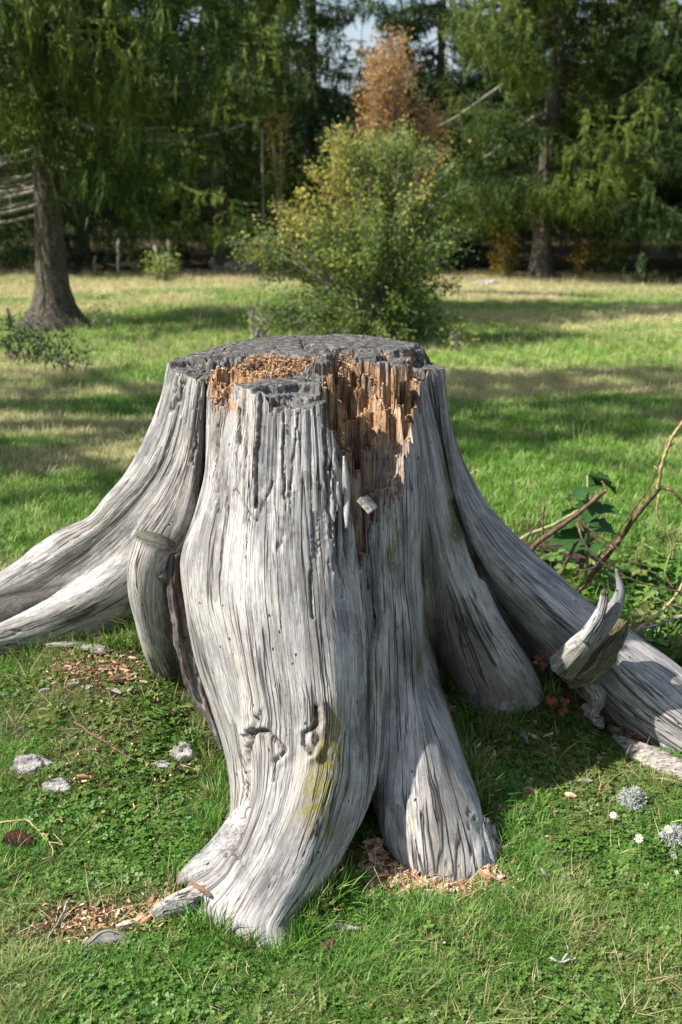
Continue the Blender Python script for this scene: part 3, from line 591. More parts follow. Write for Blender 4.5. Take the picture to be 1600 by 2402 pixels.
# ------------------------------------------------------------------ instanced ground cover
def leafmat(name, c0, c1, dry, rough=.55, trans=.35, spec=.35):
    n = NT(name); t = n.attr('tint', 'INSTANCER'); h = n.attr('h')
    rnd = n.new('ObjectInfo').outputs['Random']
    c = n.mix(rnd, c0, c1); c = n.mix(t, c, dry)
    c = n.mix(n.mr(h, 0, .35, .55, 0), c, (.13, .12, .045))
    return n.done(c, rough, None, spec, trans*.7)
M['grass'] = leafmat('grass_blades', (.032, .115, .012), (.125, .29, .030), (.38, .31, .15))
M['clover'] = leafmat('clover_leaves', (.040, .120, .014), (.110, .210, .030), (.16, .15, .045), .5)
M['pasture'] = leafmat('pasture_grass', (.070, .19, .018), (.20, .36, .05), (.55, .48, .26))
M['straw'] = leafmat('dry_grass', (.38, .30, .17), (.50, .41, .25), (.26, .19, .10), .7, .2)
def instancer(name, pts, rot, scl, idx, tint, variants, mat_label):
    me = bpy.data.meshes.new(name); me.vertices.add(len(pts)); me.vertices.foreach_set('co', np.asarray(pts, np.float32).ravel())
    o = bpy.data.objects.new(name, me); col.objects.link(o); o['kind'] = 'stuff'; o['label'] = mat_label
    attr(o, 'rot', rot, 'FLOAT_VECTOR'); attr(o, 'scl', scl); attr(o, 'tint', tint)
    a_ = me.attributes.new('idx', 'INT', 'POINT'); a_.data.foreach_set('value', np.asarray(idx, np.int32))
    cl = bpy.data.collections.new(name + '_source')
    for v in variants: cl.objects.link(v)
    ng = bpy.data.node_groups.new(name, 'GeometryNodeTree')
    ng.interface.new_socket('Geometry', in_out='INPUT', socket_type='NodeSocketGeometry'); ng.interface.new_socket('Geometry', in_out='OUTPUT', socket_type='NodeSocketGeometry')
    N = ng.nodes; Lk = ng.links
    gi = N.new('NodeGroupInput'); go = N.new('NodeGroupOutput'); ip = N.new('GeometryNodeInstanceOnPoints'); ci = N.new('GeometryNodeCollectionInfo')
    ci.inputs['Collection'].default_value = cl; ci.inputs['Separate Children'].default_value = True; ci.inputs['Reset Children'].default_value = True
    def na(nm, ty):
        x = N.new('GeometryNodeInputNamedAttribute'); x.data_type = ty; x.inputs['Name'].default_value = nm; return x.outputs['Attribute']
    Lk.new(gi.outputs[0], ip.inputs['Points']); Lk.new(ci.outputs[0], ip.inputs['Instance']); ip.inputs['Pick Instance'].default_value = True
    Lk.new(na('idx', 'INT'), ip.inputs['Instance Index']); 
    e2r = N.new('FunctionNodeEulerToRotation'); Lk.new(na('rot', 'FLOAT_VECTOR'), e2r.inputs[0]); Lk.new(e2r.outputs[0], ip.inputs['Rotation'])
    Lk.new(na('scl', 'FLOAT'), ip.inputs['Scale']); Lk.new(ip.outputs[0], go.inputs[0])
    md = o.modifiers.new('scatter', 'NODES'); md.node_group = ng
    return o
def blade(mb, x, y, L, w, ang, bend, seg=3, z=0.0, kink=None):
    ca, sa = math.cos(ang), math.sin(ang); v = []; hh = []
    for k in range(seg+1):
        s = k/seg; out = bend*L*s*s; zz = L*s*(1-.35*abs(bend)*s); ww = w*(1-s**1.6)*.5
        cx, cy = x + ca*out, y + sa*out
        if k < seg: v += [(cx-sa*ww, cy+ca*ww, z+zz), (cx+sa*ww, cy-ca*ww, z+zz)]; hh += [s, s]
        else: v += [(cx, cy, z+zz)]; hh += [1]
    q = [(2*k, 2*k+1, 2*k+3, 2*k+2) for k in range(seg-1)]; t = [(2*seg-2, 2*seg-1, 2*seg)]
    mb.add(v, q, t, hh)
def tuft(name, nb, L, sp, w, mat, bmin=.1, bmax=1.1, flat=0.0):
    mb = MB()
    for k in range(nb):
        r = sp*math.sqrt(random.random()); a_ = random.uniform(0, 6.283)
        blade(mb, r*math.cos(a_), r*math.sin(a_), L*random.uniform(.45, 1.15), w*random.uniform(.7, 1.2), a_ + random.uniform(-.9, .9), random.uniform(bmin, bmax))
    return mb.build(name, mat, link=False, attrname='h')
def clover(name, nl, mat, size=.007, hmax=.016, sp=.02):
    mb = MB()
    for k in range(nl):
        x, y = random.gauss(0, sp*.6), random.gauss(0, sp*.6); h = random.uniform(.3, 1)*hmax; a0 = random.uniform(0, 6.28); s = size*random.uniform(.6, 1.25)
        tx, ty = random.uniform(-.5, .5), random.uniform(-.5, .5)
        for j in range(3):
            a_ = a0 + j*2.094; d = np.array([math.cos(a_), math.sin(a_)]); pr = np.array([-d[1], d[0]])
            ptsl = [(0, 0), (.5, .42), (.95, .38), (1.05, 0), (.95, -.38), (.5, -.42)]
            vv_ = [(x + s*(d[0]*u_ + pr[0]*w_), y + s*(d[1]*u_ + pr[1]*w_), h + s*(tx*(d[0]*u_+pr[0]*w_) + ty*(d[1]*u_+pr[1]*w_)) + .12*s*abs(w_)*2) for u_, w_ in ptsl]
            mb.add(vv_, [(0, 1, 2, 3), (0, 3, 4, 5)], None, .8)
    return mb.build(name, mat, link=False, attrname='h')
tv = [tuft('tuft_%s' % c_, nb, L, .022, .0026, M['grass'], b0, b1) for c_, nb, L, b0, b1 in (('a', 16, .034, .2, 1.3), ('b', 20, .026, .4, 1.6), ('c', 14, .05, .1, 1.2), ('d', 18, .04, .5, 1.5))]
tv2 = [tuft('rim_%s' % c_, nb, L, .014, .0026, M['grass'], b0, b1) for c_, nb, L, b0, b1 in (('a', 9, .045, .1, .9), ('b', 8, .060, .2, 1.0), ('c', 10, .035, .3, 1.3), ('d', 8, .05, .1, .7))]
cv = [clover('leaf_a', 14, M['clover'], .0056), clover('leaf_b', 9, M['clover'], .0072, .018), clover('leaf_c', 16, M['clover'], .0042, .012)]
dv = [tuft('dry_a', 9, .045, .03, .0020, M['straw'], .8, 2.2), tuft('dry_b', 7, .06, .025, .0016, M['straw'], .6, 2.0)]
tf = [tuft('far_a', 22, .050, .05, .005, M['pasture'], .1, 1.0), tuft('far_b', 24, .042, .06, .005, M['pasture'], .3, 1.2), tuft('far_c', 16, .075, .05, .004, M['pasture'], .1, .8)]
sv = [tuft('stalk_a', 5, .26, .05, .0035, M['straw'], .0, .35), tuft('stalk_b', 4, .18, .06, .004, M['straw'], .1, .6)]
def scatter(nn, y0, y1, spread=1.0):
    y = np.sqrt(rng.uniform(y0*y0, y1*y1, nn)); x = rng.uniform(-1, 1, nn) * (y*.345 + .25) * spread
    return x, y
def rots(nn, tilt=.15): return np.stack([rng.normal(0, tilt, nn), rng.normal(0, tilt, nn), rng.uniform(0, 6.283, nn)], -1)
def lay(name, nn, y0, y1, var, smin, smax, lab, keep, tint, spread=1.0, tilt=.15, tall=None, sink=.004):
    x, y = scatter(nn, y0, y1, spread); k = free(x, y) & keep(x, y); x, y = x[k], y[k]; m_ = len(x)
    s = rng.uniform(smin, smax, m_)
    if tall is not None: s = s * tall(x, y)
    return instancer(name, np.stack([x, y, ground_z(x, y) - sink], -1), rots(m_, tilt), s, rng.integers(0, len(var), m_), np.clip(tint(x, y, m_), 0, 1), var, lab)
U01 = lambda m_: rng.uniform(0, 1, m_)
dryf = lambda x, y: sstep(.0, .55, fbm(x*3.1, y*3.1, 0, 41))*.5 + .4*bare(x, y)
tallf = lambda x, y: .75 + .7*sstep(.0, .6, noise(x*5, y*5, 0, 43)) + .6*(bare(x, y) > .02)*0 + .5*np.exp(-((y-1.95)/.22)**2)
lay('grass', 74000, 1.35, 3.6, tv, .6, 1.25, 'short green turf of fine grass blades round the stump', lambda x, y: U01(len(x)) > bare(x, y)*1.15 + .25*sstep(-.1, .5, noise(x*7, y*7, 0, 44)), lambda x, y, m_: dryf(x, y)*.6 + (U01(m_) < .08)*.7, tall=lambda x, y: tallf(x, y)*.58)
lay('clover', 30000, 1.35, 3.8, cv, .6, 1.3, 'small round clover leaves growing between the grass', lambda x, y: (U01(len(x)) > bare(x, y)*1.2) & (U01(len(x)) < .25 + .9*sstep(-.35, .35, noise(x*4, y*4, 0, 45) + .7*(x > .2))), lambda x, y, m_: .5*dryf(x, y) + (U01(m_) < .05)*.6)
lay('dry_grass', 8000, 1.35, 4.0, dv, .5, 1.2, 'withered straw coloured grass blades lying in the turf', lambda x, y: U01(len(x)) < .12 + .9*dryf(x, y), lambda x, y, m_: U01(m_)*.6, tilt=.5)
lay('grass', 46000, 3.5, 9.0, tf, .35, .85, 'pasture grass behind the stump', lambda x, y: U01(len(x)) > bare(x, y)*1.1, lambda x, y, m_: .75*sstep(.0, .5, fbm(x*.9, y*1.5, 0, 46)) + (U01(m_) < .15)*.5, tall=lambda x, y: .8 + .1*y)
lay('grass', 52000, 8.8, 26, tf, .8, 1.5, 'sunlit pasture grass out to the edge of the wood', lambda x, y: x > -99, lambda x, y, m_: .12 + .75*sstep(-.05, .4, fbm(x*.4, y*.6, 0, 47)) + .45*sstep(16, 21, y) + (U01(m_) < .2)*.4, spread=1.25, tall=lambda x, y: .9 + .012*y)
lay('dry_grass', 3600, 3.6, 12, sv, .35, .85, 'thin dry seed stalks standing in the pasture', lambda x, y: U01(len(x)) < sstep(-.2, .5, noise(x*.9, y*.9, 0, 48)), lambda x, y, m_: U01(m_)*.7, tall=lambda x, y: .7+.03*y)
lay('dry_grass', 3500, 12, 25, sv, .7, 1.3, 'pale tall dry grass at the far edge of the pasture', lambda x, y: U01(len(x)) < .15 + sstep(16, 21, y), lambda x, y, m_: U01(m_)*.5, spread=1.2)

# taller tufts and litter where the roots enter the turf
ob = occ.copy()
for dx, dy in ((1, 0), (-1, 0), (0, 1), (0, -1)): ob |= np.roll(np.roll(occ, dx, 0), dy, 1)
ob &= ~occ; ei = np.argwhere(ob); px_ = GX0 + CELL*(ei[:, 0]+.5); py_ = GY0 + CELL*(ei[:, 1]+.5)
k = (py_ < 3.4) & (np.abs(px_) < 1.4); px_, py_ = px_[k], py_[k]
px_ = np.repeat(px_, 5) + rng.normal(0, .014, 5*len(px_)); py_ = np.repeat(py_, 5) + rng.normal(-.008, .014, len(px_))
k = (U01(len(px_)) > bare(px_, py_)*1.1) & (noise(px_*9, py_*9, 0, 49) > -.1); px_, py_ = px_[k], py_[k]; m_ = len(px_)
instancer('grass', np.stack([px_, py_, ground_z(px_, py_)-.004], -1), rots(m_, .25), rng.uniform(.6, 1.35, m_)*(1+.5*(noise(px_*6, py_*6, 0, 50) > .2)), rng.integers(0, 4, m_), (U01(m_) < .35)*U01(m_), tv2, 'longer grass standing against the foot of the stump')

# rank weeds in the shade behind the right root
wv = [clover('weed_a', 8, M['clover'], .022, .07, .035), clover('weed_b', 6, M['clover'], .030, .10, .04), tuft('weed_c', 12, .13, .04, .005, M['grass'], .1, .9)]
m_ = 620; px_ = rng.normal(1.25, .38, m_); py_ = rng.normal(3.62, .30, m_); k = free(px_, py_) & (px_ > .55) & (py_ > 3.12 + .1*np.abs(px_-1.2)) & (U01(m_) > bare(px_, py_)); px_, py_ = px_[k], py_[k]; m_ = len(px_)
instancer('weeds', np.stack([px_, py_, ground_z(px_, py_)], -1), rots(m_, .35), rng.uniform(.5, 1.25, m_), rng.integers(0, 3, m_), (U01(m_) < .25)*U01(m_), wv, 'rank leafy weeds behind the right root')
# ------------------------------------------------------------------ bark, needles, leaves
n = NT('spruce_bark'); o_ = n.obj(); v_ = n.vmul(o_, (9, 9, 2.2))
a = n.noise(v_, 2.2, 5, .7); b = n.noise(o_, 30, 4, .7)
M['bark'] = n.done(n.mix(n.mr(b, .5, .7), n.ramp(a, [(.3, (.030, .023, .020)), (.5, (.080, .063, .052)), (.7, (.17, .148, .125))]), (.17, .19, .13)), .95, n.bump(n.math('ADD', a, n.math('MULTIPLY', b, .4)), 1, .05), .1)
n = NT('dead_branch_wood'); M['deadwood'] = n.done(n.ramp(n.noise(n.obj(), 20, 4, .6), [(.3, (.13, .115, .10)), (.6, (.30, .27, .235))]), .9, None, .1)
def foliage(name, c0, c1, c2=None, trans=.3, rough=.6):
    n = NT(name); t = n.attr('tint'); c = n.mix(t, c0, c1)
    if c2: c = n.mix(n.mr(t, .8, 1.0), c, c2)
    return n.done(c, rough, None, .25, trans)
M['needles'] = foliage('spruce_needles', (.014, .045, .010), (.25, .32, .06))
M['needles_b'] = foliage('blue_green_needles', (.012, .036, .014), (.14, .22, .06))
M['bush'] = foliage('bush_leaves', (.035, .095, .018), (.27, .34, .075), (.46, .38, .09), .35)
M['orange'] = foliage('autumn_leaves', (.34, .19, .07), (.56, .36, .16), (.42, .40, .14), .4)
M['yellow'] = foliage('yellow_leaves', (.16, .12, .012), (.42, .30, .02), (.10, .14, .02), .4)

def tris_along(A, B, nper, L, w, spread, tintf, seed):
    """needle sprigs: thin triangles standing off the segments A-B"""
    g = np.random.default_rng(seed); m = len(A)
    t = g.uniform(0, 1, (m, nper)); base = A[:, None] + (B - A)[:, None] * t[..., None]
    d = B - A; d /= np.linalg.norm(d, axis=1, keepdims=True) + 1e-9
    rd = g.normal(0, 1, (m, nper, 3)); dirn = d[:, None]*1.0 + rd*spread; dirn /= np.linalg.norm(dirn, axis=2, keepdims=True)
    ln = L * g.uniform(.5, 1.2, (m, nper, 1)); sd = np.cross(dirn, g.normal(0, 1, (m, nper, 3))); sd /= np.linalg.norm(sd, axis=2, keepdims=True) + 1e-9
    v = np.stack([base - sd*w*.5, base + sd*w*.5, base + dirn*ln], 2).reshape(-1, 3)
    ti = np.repeat(np.clip(tintf(base.reshape(-1, 3)) + g.normal(0, .12, m*nper), 0, 1), 3)
    return v, ti
def make_spruce(seed, H, Rm, zlow, zdet, trunk_r, step=.34, hang=.45, dens=1.0, flare=1.0, nb=(4, 6)):
    """returns (trunk MB, dead branch list, live branch MB, crown verts, tint)"""
    g = np.random.default_rng(seed); rd = random.Random(seed)
    tb = MB(); zz = np.concatenate([[-.35, -.05, .1, .25, .45, .8, 1.4], np.linspace(2, H, 16)])
    rr = trunk_r*(1 - np.clip(zz, 0, H)/H*.96) + trunk_r*1.25*flare*np.exp(-np.clip(zz+.1, 0, 9)/.22)
    lean = np.stack([.05*np.sin(zz*.7+seed), .05*np.cos(zz*.5), zz], 1)
    def rf(s, th): return 1 + .06*np.sin(th*3+seed) + .22*np.cos(th*5+seed*2)*np.exp(-s*22)*flare
    tb.tube(lean, rr, 18, rfun=rf)
    br = MB(); A_, B_ = [], []; A2, B2 = [], []
    z = zlow
    while z < H - .3:
        fine = z < zdet
        for k in range(rd.randint(*nb)):
            az = rd.uniform(0, 6.283); L = Rm*(1 - z/H)**.75*rd.uniform(.7, 1.15)
            if z < zlow + .8: L *= .75
            zb = z + rd.uniform(-.15, .15); m = 9; s = np.linspace(0, 1, m)
            droop = .28*L*(1 - .6*z/H); wv = rd.uniform(-.25, .25)
            r_ = s*L; zc = zb + .10*s*L - droop*np.sin(s*2.4) + .22*L*s**3
            x = np.cos(az + wv*s)*r_; y = np.sin(az + wv*s)*r_
            pl = np.stack([x, y, zc], 1)
            if fine: br.tube(pl, .019*(1-s*.85)*(L/2+.3), 5, caps=False)
            ns_ = int((L/.11 if fine else L/.30)*dens)
            for q in range(ns_):
                t = .12 + .88*(q + rd.random())/ns_; i = min(m-2, int(t*(m-1))); f = t*(m-1)-i; p = pl[i]*(1-f) + pl[i+1]*f
                out = np.array([math.cos(az), math.sin(az), 0]); lat = np.array([-out[1], out[0], 0])*rd.choice((-1, 1))
                tl = (.34 + .40*(1-t))*L*.42*rd.uniform(.5, 1.25) + .10
                hg = hang*rd.uniform(.4, 1.5)
                m1 = p + (lat*.75 + out*.5)*tl*.6 + np.array([0, 0, -.10*tl]); e1 = p + (lat*.9 + out*.9)*tl + np.array([0, 0, -.16*tl])
                pr = [(p, m1), (m1, e1)]
                (A_ if fine else A2).extend([a for a, b_ in pr]); (B_ if fine else B2).extend([b_ for a, b_ in pr])
                if fine:
                    for hh in range(2):
                        u = rd.random(); st = p*(1-u) + e1*u; e = st + np.array([rd.gauss(0, .05), rd.gauss(0, .05), -hg*rd.uniform(.4, 1)])
                        A_.append(st); B_.append((st+e)/2 + out*.03); A_.append((st+e)/2 + out*.03); B_.append(e)
        z += step*rd.uniform(.7, 1.3)*(1 if fine else 1.7)
    tint = lambda p: .38 + .45*noise(p[:, 0]*1.1, p[:, 1]*1.1, p[:, 2]*1.3, seed) + .25*noise(p[:, 0]*4, p[:, 1]*4, p[:, 2]*3, seed+1)
    v1, t1 = tris_along(np.array(A_), np.array(B_), 10, .15, .019, .30, tint, seed)
    v2, t2 = tris_along(np.array(A2), np.array(B2), 6, .42, .09, .35, tint, seed+1)
    return tb, br, np.vstack([v1, v2]), np.r_[t1, t2]
def build_tree(name, label, cat, loc, spec, mats, rz=0, group=None, dead=None, deadmat=None):
    tb, br, cv_, ct = spec
    t = thing(name, label, cat, loc, group, rz)
    tb.build('trunk', mats[0], t); 
    if br.n: br.build('branches', mats[0], t)
    c = mesh_np('crown', cv_, np.arange(len(cv_)).reshape(-1, 3), mats[1], t, smooth=False); attr(c, 'tint', ct)
    return t
def gz(x, y): return float(ground_z(x, y))
# the big spruce at the left with bare lower boughs
xl, yl = -3.22, 13.0
T1 = build_tree('spruce_tree', 'big spruce with thick bare lower trunk and dead grey boughs, left in the pasture', 'spruce tree', (xl, yl, gz(xl, yl)),
    make_spruce(11, 13, 2.6, 2.05, 5.2, .165, .25, .40, 1.35, 2.3), (M['bark'], M['needles']))
rd = random.Random(4)
for k in range(38):                                            # dead boughs on the lower trunk
    z = rd.uniform(1.15, 3.6); az = rd.choice([math.pi + rd.uniform(-.7, .7)]*3 + [rd.uniform(-1.0, .6)]); L = rd.uniform(.7, 1.9)
    s = np.linspace(0, 1, 8); pl = np.stack([np.cos(az + .2*s)*s*L, np.sin(az+.2*s)*s*L, z + .25*s*L - .55*L*s*(1-.35*s)], 1)
    mb_ = MB(); mb_.tube(pl, .020*(1-.8*s)+.003, 5)
    for q in range(rd.randint(5, 11)):
        i = rd.randint(2, 7); d = np.array([rd.gauss(0, .3), rd.gauss(0, .3), -rd.uniform(.1, .5)])*rd.uniform(.3, .8); mb_.tube([pl[i], pl[i]+d*.5+[0, 0, .03], pl[i]+d], [.006, .004, .002], 3, caps=False)
    mb_.build('dead_bough', M['deadwood'], T1)
for L, z, az in ((2.2, 2.35, .05), (1.5, 3.0, -.2), (1.9, 2.75, .1)):
    s = np.linspace(0, 1, 9); pl = np.stack([np.cos(az)*s*L, np.sin(az)*s*L - .3*s, z - .9*s*L*.5 + .38*L*s**2.2], 1)
    MB().tube(pl, .028*(1-.8*s)+.004, 5).build('dead_bough', M['deadwood'], T1)
xs, ys_ = -7.4, 5.2
build_tree('spruce_tree', 'spruce standing beyond the left border whose shadow falls across the pasture', 'spruce tree', (xs, ys_, gz(xs, ys_)), make_spruce(71, 17, 2.9, 2.6, 2.7, .2, .34, .4, 1.0, 1.0), (M['bark'], M['needles']))
# the big spruce at the right edge of the wood
xr, yr = 4.27, 24.4
T2 = build_tree('spruce_tree', 'tall spruce with pale sunlit trunk at the wood edge, right of the bush', 'spruce tree', (xr, yr, gz(xr, yr)),
    make_spruce(23, 16, 3.3, 1.65, 6.6, .20, .27, .36, 1.25, 1.2), (M['bark'], M['needles']))
for L, z, az in ((2.6, 4.2, 3.5), (1.8, 3.3, 3.75), (1.6, 4.9, 3.2)):
    s = np.linspace(0, 1, 8); pl = np.stack([np.cos(az)*s*L, np.sin(az)*s*L, z - .42*s*L + .12*np.sin(s*5)], 1)
    MB().tube(pl, .035*(1-.7*s)+.004, 5).build('dead_bough', M['deadwood'], T2)
# forest: three kinds, copied with parts
far_spec = [make_spruce(31, 15, 3.0, 1.1, 6.5, .17, .38, .30, 1.0, .8), make_spruce(47, 13, 2.7, .5, 6.5, .15, .38, .30, 1.0, .7), make_spruce(59, 7, 1.9, .3, 5, .09, .32, .3, .8, .5)]
protos = []
FT = [ # x, y, kind, label
 (-8.6, 24.5, 0, 'dense dark spruce of the wood edge directly behind the big left spruce'),
 (-5.6, 25.5, 1, 'dark spruce filling the wood edge just right of the thick left trunk'),
 (-2.7, 25.8, 0, 'dark spruce at the wood edge above the two grey boulders'),
 (-0.7, 28.5, 1, 'shaded spruce standing behind the left flank of the bush'),
 (7.6, 23.6, 1, 'drooping spruce at the right border whose boughs hang in front of the wood'),
 (2.2, 26.8, 1, 'spruce between the bush and the pale trunked tall spruce'),
 (6.2, 27.6, 0, 'dark spruce behind and right of the pale trunked spruce'),
 (9.6, 27.0, 0, 'dark spruce in the shade at the far right of the wood edge'),
 (-7.2, 29.5, 1, 'inner spruce showing through the gap behind the left trunk'),
 (-4.2, 30.5, 0, 'inner spruce behind the two dark wood edge spruces'),
 (4.4, 31.5, 1, 'inner spruce behind the pale trunked spruce'),
 (8.2, 32.5, 0, 'inner spruce deep in the shade on the right'),
 (-10.8, 31.0, 0, 'inner spruce deep in the shade on the left'),
 (0.6, 36.0, 2, 'small conical spruce below the gap of sky, left of the orange tree'),
 (-1.6, 34.5, 2, 'small dark spruce below the left end of the sky gap'),
 (3.0, 36.5, 2, 'small spruce below the right end of the sky gap'),
 (1.6, 31.5, 2, 'young spruce directly behind the orange tree'),
 (-3.6, 37.0, 1, 'far spruce rising left of the sky gap'), (5.4, 38.5, 1, 'far spruce rising right of the sky gap'), (12.2, 33.0, 1, 'inner spruce beyond the right border boughs'), (-8.5, 38.0, 0, 'far spruce behind the left side of the wood'),
 (-12.5, 25.0, 1, 'spruce at the wood edge half cut by the left border'), (11.9, 24.6, 0, 'spruce at the wood edge half cut by the right border')]
for k, (x, y, kd, lb) in enumerate(FT):
    have = [p for p in protos if p[0] == kd]
    loc = (x, y, gz(x, y)); rz = (k*2.39) % 6.28
    if not have:
        t = build_tree('spruce_tree', lb, 'spruce tree', loc, far_spec[kd], (M['bark'], M['needles_b'] if kd else M['needles']), rz, 'spruces of the wood behind the pasture'); protos.append((kd, t))
    else:
        t = copy_tree(have[0][1]); t.location = loc; t.rotation_euler.z = rz; t['label'] = lb
    sc_ = .9 + .22*((k*7) % 5)/5; t.scale = (sc_, sc_, sc_)
# hills of far wood beyond, closing the view below the sky
n = NT('far_wood'); M['farwood'] = n.done(n.ramp(n.noise(n.pos(), .8, 5, .75), [(.35, (.010, .020, .012)), (.6, (.030, .055, .028))]), 1, None, 0)
hx = np.linspace(-60, 60, 160); hv = []
for yy, hh in ((46, 1.2), (48, 3.6), (56, 5.2), (80, 6.4), (120, 6.5)):
    for x in hx: hv.append((x, yy, hh + (.9*noise(x*.35, yy*.2, 0, 3) + .8*noise(x*1.6, yy*.2, 0, 4))*min(1, hh/3) + (abs(x) > 12)*1.5 - .6))
hill = mesh_np('wooded_hill', hv, grid_faces(5, 160), M['farwood']); hill['kind'] = 'structure'

# ------------------------------------------------------------------ broadleaf shrubs
def leaves(pos, size, seed, flat=.6):
    """bent leaf quads (two triangles each) at pos"""
    g = np.random.default_rng(seed); m = len(pos)
    d = g.normal(0, 1, (m, 3)); d /= np.linalg.norm(d, axis=1, keepdims=True)
    u = np.cross(d, g.normal(0, 1, (m, 3)) + np.array([0, 0, flat])); u /= np.linalg.norm(u, axis=1, keepdims=True) + 1e-9
    s = size * g.uniform(.55, 1.25, (m, 1)); w = .32
    nrm = np.cross(d, u)
    v = np.stack([pos, pos + d*s*.5 + u*s*w + nrm*s*.08, pos + d*s, pos + d*s*.5 - u*s*w + nrm*s*.08], 1).reshape(-1, 3)
    i = np.arange(m)[:, None]*4
    return v, np.vstack([i + np.array([[0, 1, 2]]), i + np.array([[0, 2, 3]])])
def shrub(name, label, cat, base, tips, mats, seed, nper=60, size=.03, r0=.018, sag=.1, tintf=None, group=None, spread=.06):
    t = thing(name, label, cat, tuple(base), group); g = np.random.default_rng(seed); rd_ = random.Random(seed)
    st = MB(); P_ = []
    for tp in tips:
        tp = np.array(tp, float) - np.array(base); b0 = np.array([rd_.gauss(0, .07), rd_.gauss(0, .07), -.05])
        s = np.linspace(0, 1, 8)[:, None]; mid = np.array([0, 0, 1.0])*np.linalg.norm(tp)*.22
        pl = b0*(1-s) + tp*s + mid*(4*s*(1-s))*.8 - np.array([0, 0, sag])*s**3 + g.normal(0, .018, (8, 3))*(s > 0)
        st.tube(pl, r0*(1-s[:, 0]*.85), 4, caps=False)
        for q in range(nper):
            u = .28 + .72*rd_.random()**.8; f = u*7; i = min(6, int(f)); p = pl[i]*(7-f if False else 1-(f-i)) + pl[i+1]*(f-i)
            P_.append(p + g.normal(0, spread, 3))
    st.build('stems', mats[0], t)
    P_ = np.array(P_); v, f = leaves(P_, size, seed)
    ob = mesh_np('crown', v, f, mats[1], t, smooth=False)
    ti = tintf(P_ + np.array(base)) if tintf else np.full(len(P_), .5)
    attr(ob, 'tint', np.repeat(np.clip(ti + g.normal(0, .13, len(P_)), 0, 1), 4)); return t
rd = random.Random(9); bx, by = P(880, 815, 11.1)[0], 11.1
# outline of the bush in the photo, as radius limits by height, built as tips around the axis
prof = [(800, 650, 1060), (740, 625, 1075), (680, 640, 1085), (620, 610, 1095), (575, 560, 1100), (520, 620, 1110), (460, 690, 1090), (400, 735, 1060), (350, 760, 1000), (310, 790, 960)]
tips = []
for k in range(600):
    i = rd.random()*(len(prof)-1); a_ = int(i); f = i-a_
    py = prof[a_][0]*(1-f)+prof[a_+1][0]*f; l = prof[a_][1]*(1-f)+prof[a_+1][1]*f; r = prof[a_][2]*(1-f)+prof[a_+1][2]*f
    cx = (l+r)/2; hw = (r-l)/2; th = rd.uniform(0, 6.283); q = rd.random()**.45
    if noise(th*1.3, py*.016, 0, 88) > .24 and rd.random() < .8: continue
    X, Y, Z = P(cx + hw*q*math.cos(th), py, by); rr = hw/FPX*11*q
    ex = 1 + (rd.random() < .3)*rd.uniform(.03, .16); tips.append((bx+(X-bx)*ex, by + math.sin(th)*rr*.85, max(Z*ex, -.1)))
for px_, py_ in ((530, 560), (545, 575), (560, 600), (600, 540), (640, 470), (660, 480), (700, 440), (730, 380), (800, 285), (790, 300), (820, 320), (960, 300), (1010, 330), (1060, 370), (1100, 420), (860, 300), (590, 590), (1120, 520), (610, 640), (900, 310)):
    for j in range(4): X, Y, Z = P(px_+rd.uniform(-9, 9), py_+rd.uniform(-9, 9), by + rd.uniform(-.3, .3)); tips.append((X, Y, Z))
btint = lambda p: .40 + .34*sstep(.1, 1.2, p[:, 2]) - .18*sstep(.3, 1.2, p[:, 0]) + .30*noise(p[:, 0]*2.5, p[:, 1]*2.5, p[:, 2]*2.5, 5) + .35*(noise(p[:, 0]*5, p[:, 1]*5, p[:, 2]*5, 8) > .5)*(p[:, 0] < .2)  # tint paints light on top and left, shade on the right, plus yellow patches
shrub('hawthorn_bush', 'tall leafy bush turning yellow, sunlit left coloured lighter, standing in the pasture behind the stump', 'bush', (bx, by, gz(bx, by)), tips, (M['deadwood'], M['bush']), 3, 92, .037, .009, .05, btint, spread=.042)
ox, oy = P(915, 640, 17.5)[0], 17.5
tips = [P(915 + rd.gauss(0, 46)*(1.2-(330-yy)/420*.9), yy, oy + rd.uniform(-.5, .5)) for yy in [rd.uniform(62, 430) for _ in range(120)]] + [P(1040+rd.uniform(-30, 20), 270+rd.uniform(-20, 30), oy) for _ in range(8)]
ot = shrub('young_autumn_tree', 'slender young tree with rusty orange autumn leaves rising behind the bush', 'tree', (ox, oy, gz(ox, oy)), tips, (M['deadwood'], M['orange']), 6, 80, .060, .016, .0, lambda p: .45 + .4*noise(p[:, 0]*2, p[:, 1]*2, p[:, 2]*2, 9), spread=.085)
s = np.linspace(0, 1, 10); MB().tube(np.stack([.12*s, 0*s, s*3.65], 1), .045*(1-.85*s), 7).build('trunk', M['deadwood'], ot)
def fill_shrub(px0, px1, py0, py1, Y, lab, mat, seed, nt=26, size=.07, nm='shrub', gp=None, npr=34):
    cx = P((px0+px1)/2, py1, Y)[0]; tips = [P(random.uniform(px0, px1), random.uniform(py0, py1), Y + random.uniform(-.3, .3)) for _ in range(nt)]
    return shrub(nm, lab, 'shrub', (cx, Y, gz(cx, Y)), tips, (M['deadwood'], mat), seed, npr, size, .012, 0, lambda p: .5 + .4*noise(p[:, 0]*3, p[:, 1]*3, p[:, 2]*3, seed), gp, .09)
fill_shrub(1150, 1215, 530, 640, 24.8, 'small golden yellow shrub in the shade left of the pale spruce trunk', M['yellow'], 21)
fill_shrub(1335, 1375, 570, 625, 25.2, 'low yellow green shrub at the wood edge right of the pale spruce trunk', M['yellow'], 22, 12)
fill_shrub(340, 420, 590, 655, 22.8, 'low green shrub under the wood edge left of the boulders', M['bush'], 23, 20)
fill_shrub(1400, 1480, 560, 630, 26.0, 'dark green undergrowth bush among the right hand trunks', M['bush'], 24, 22)
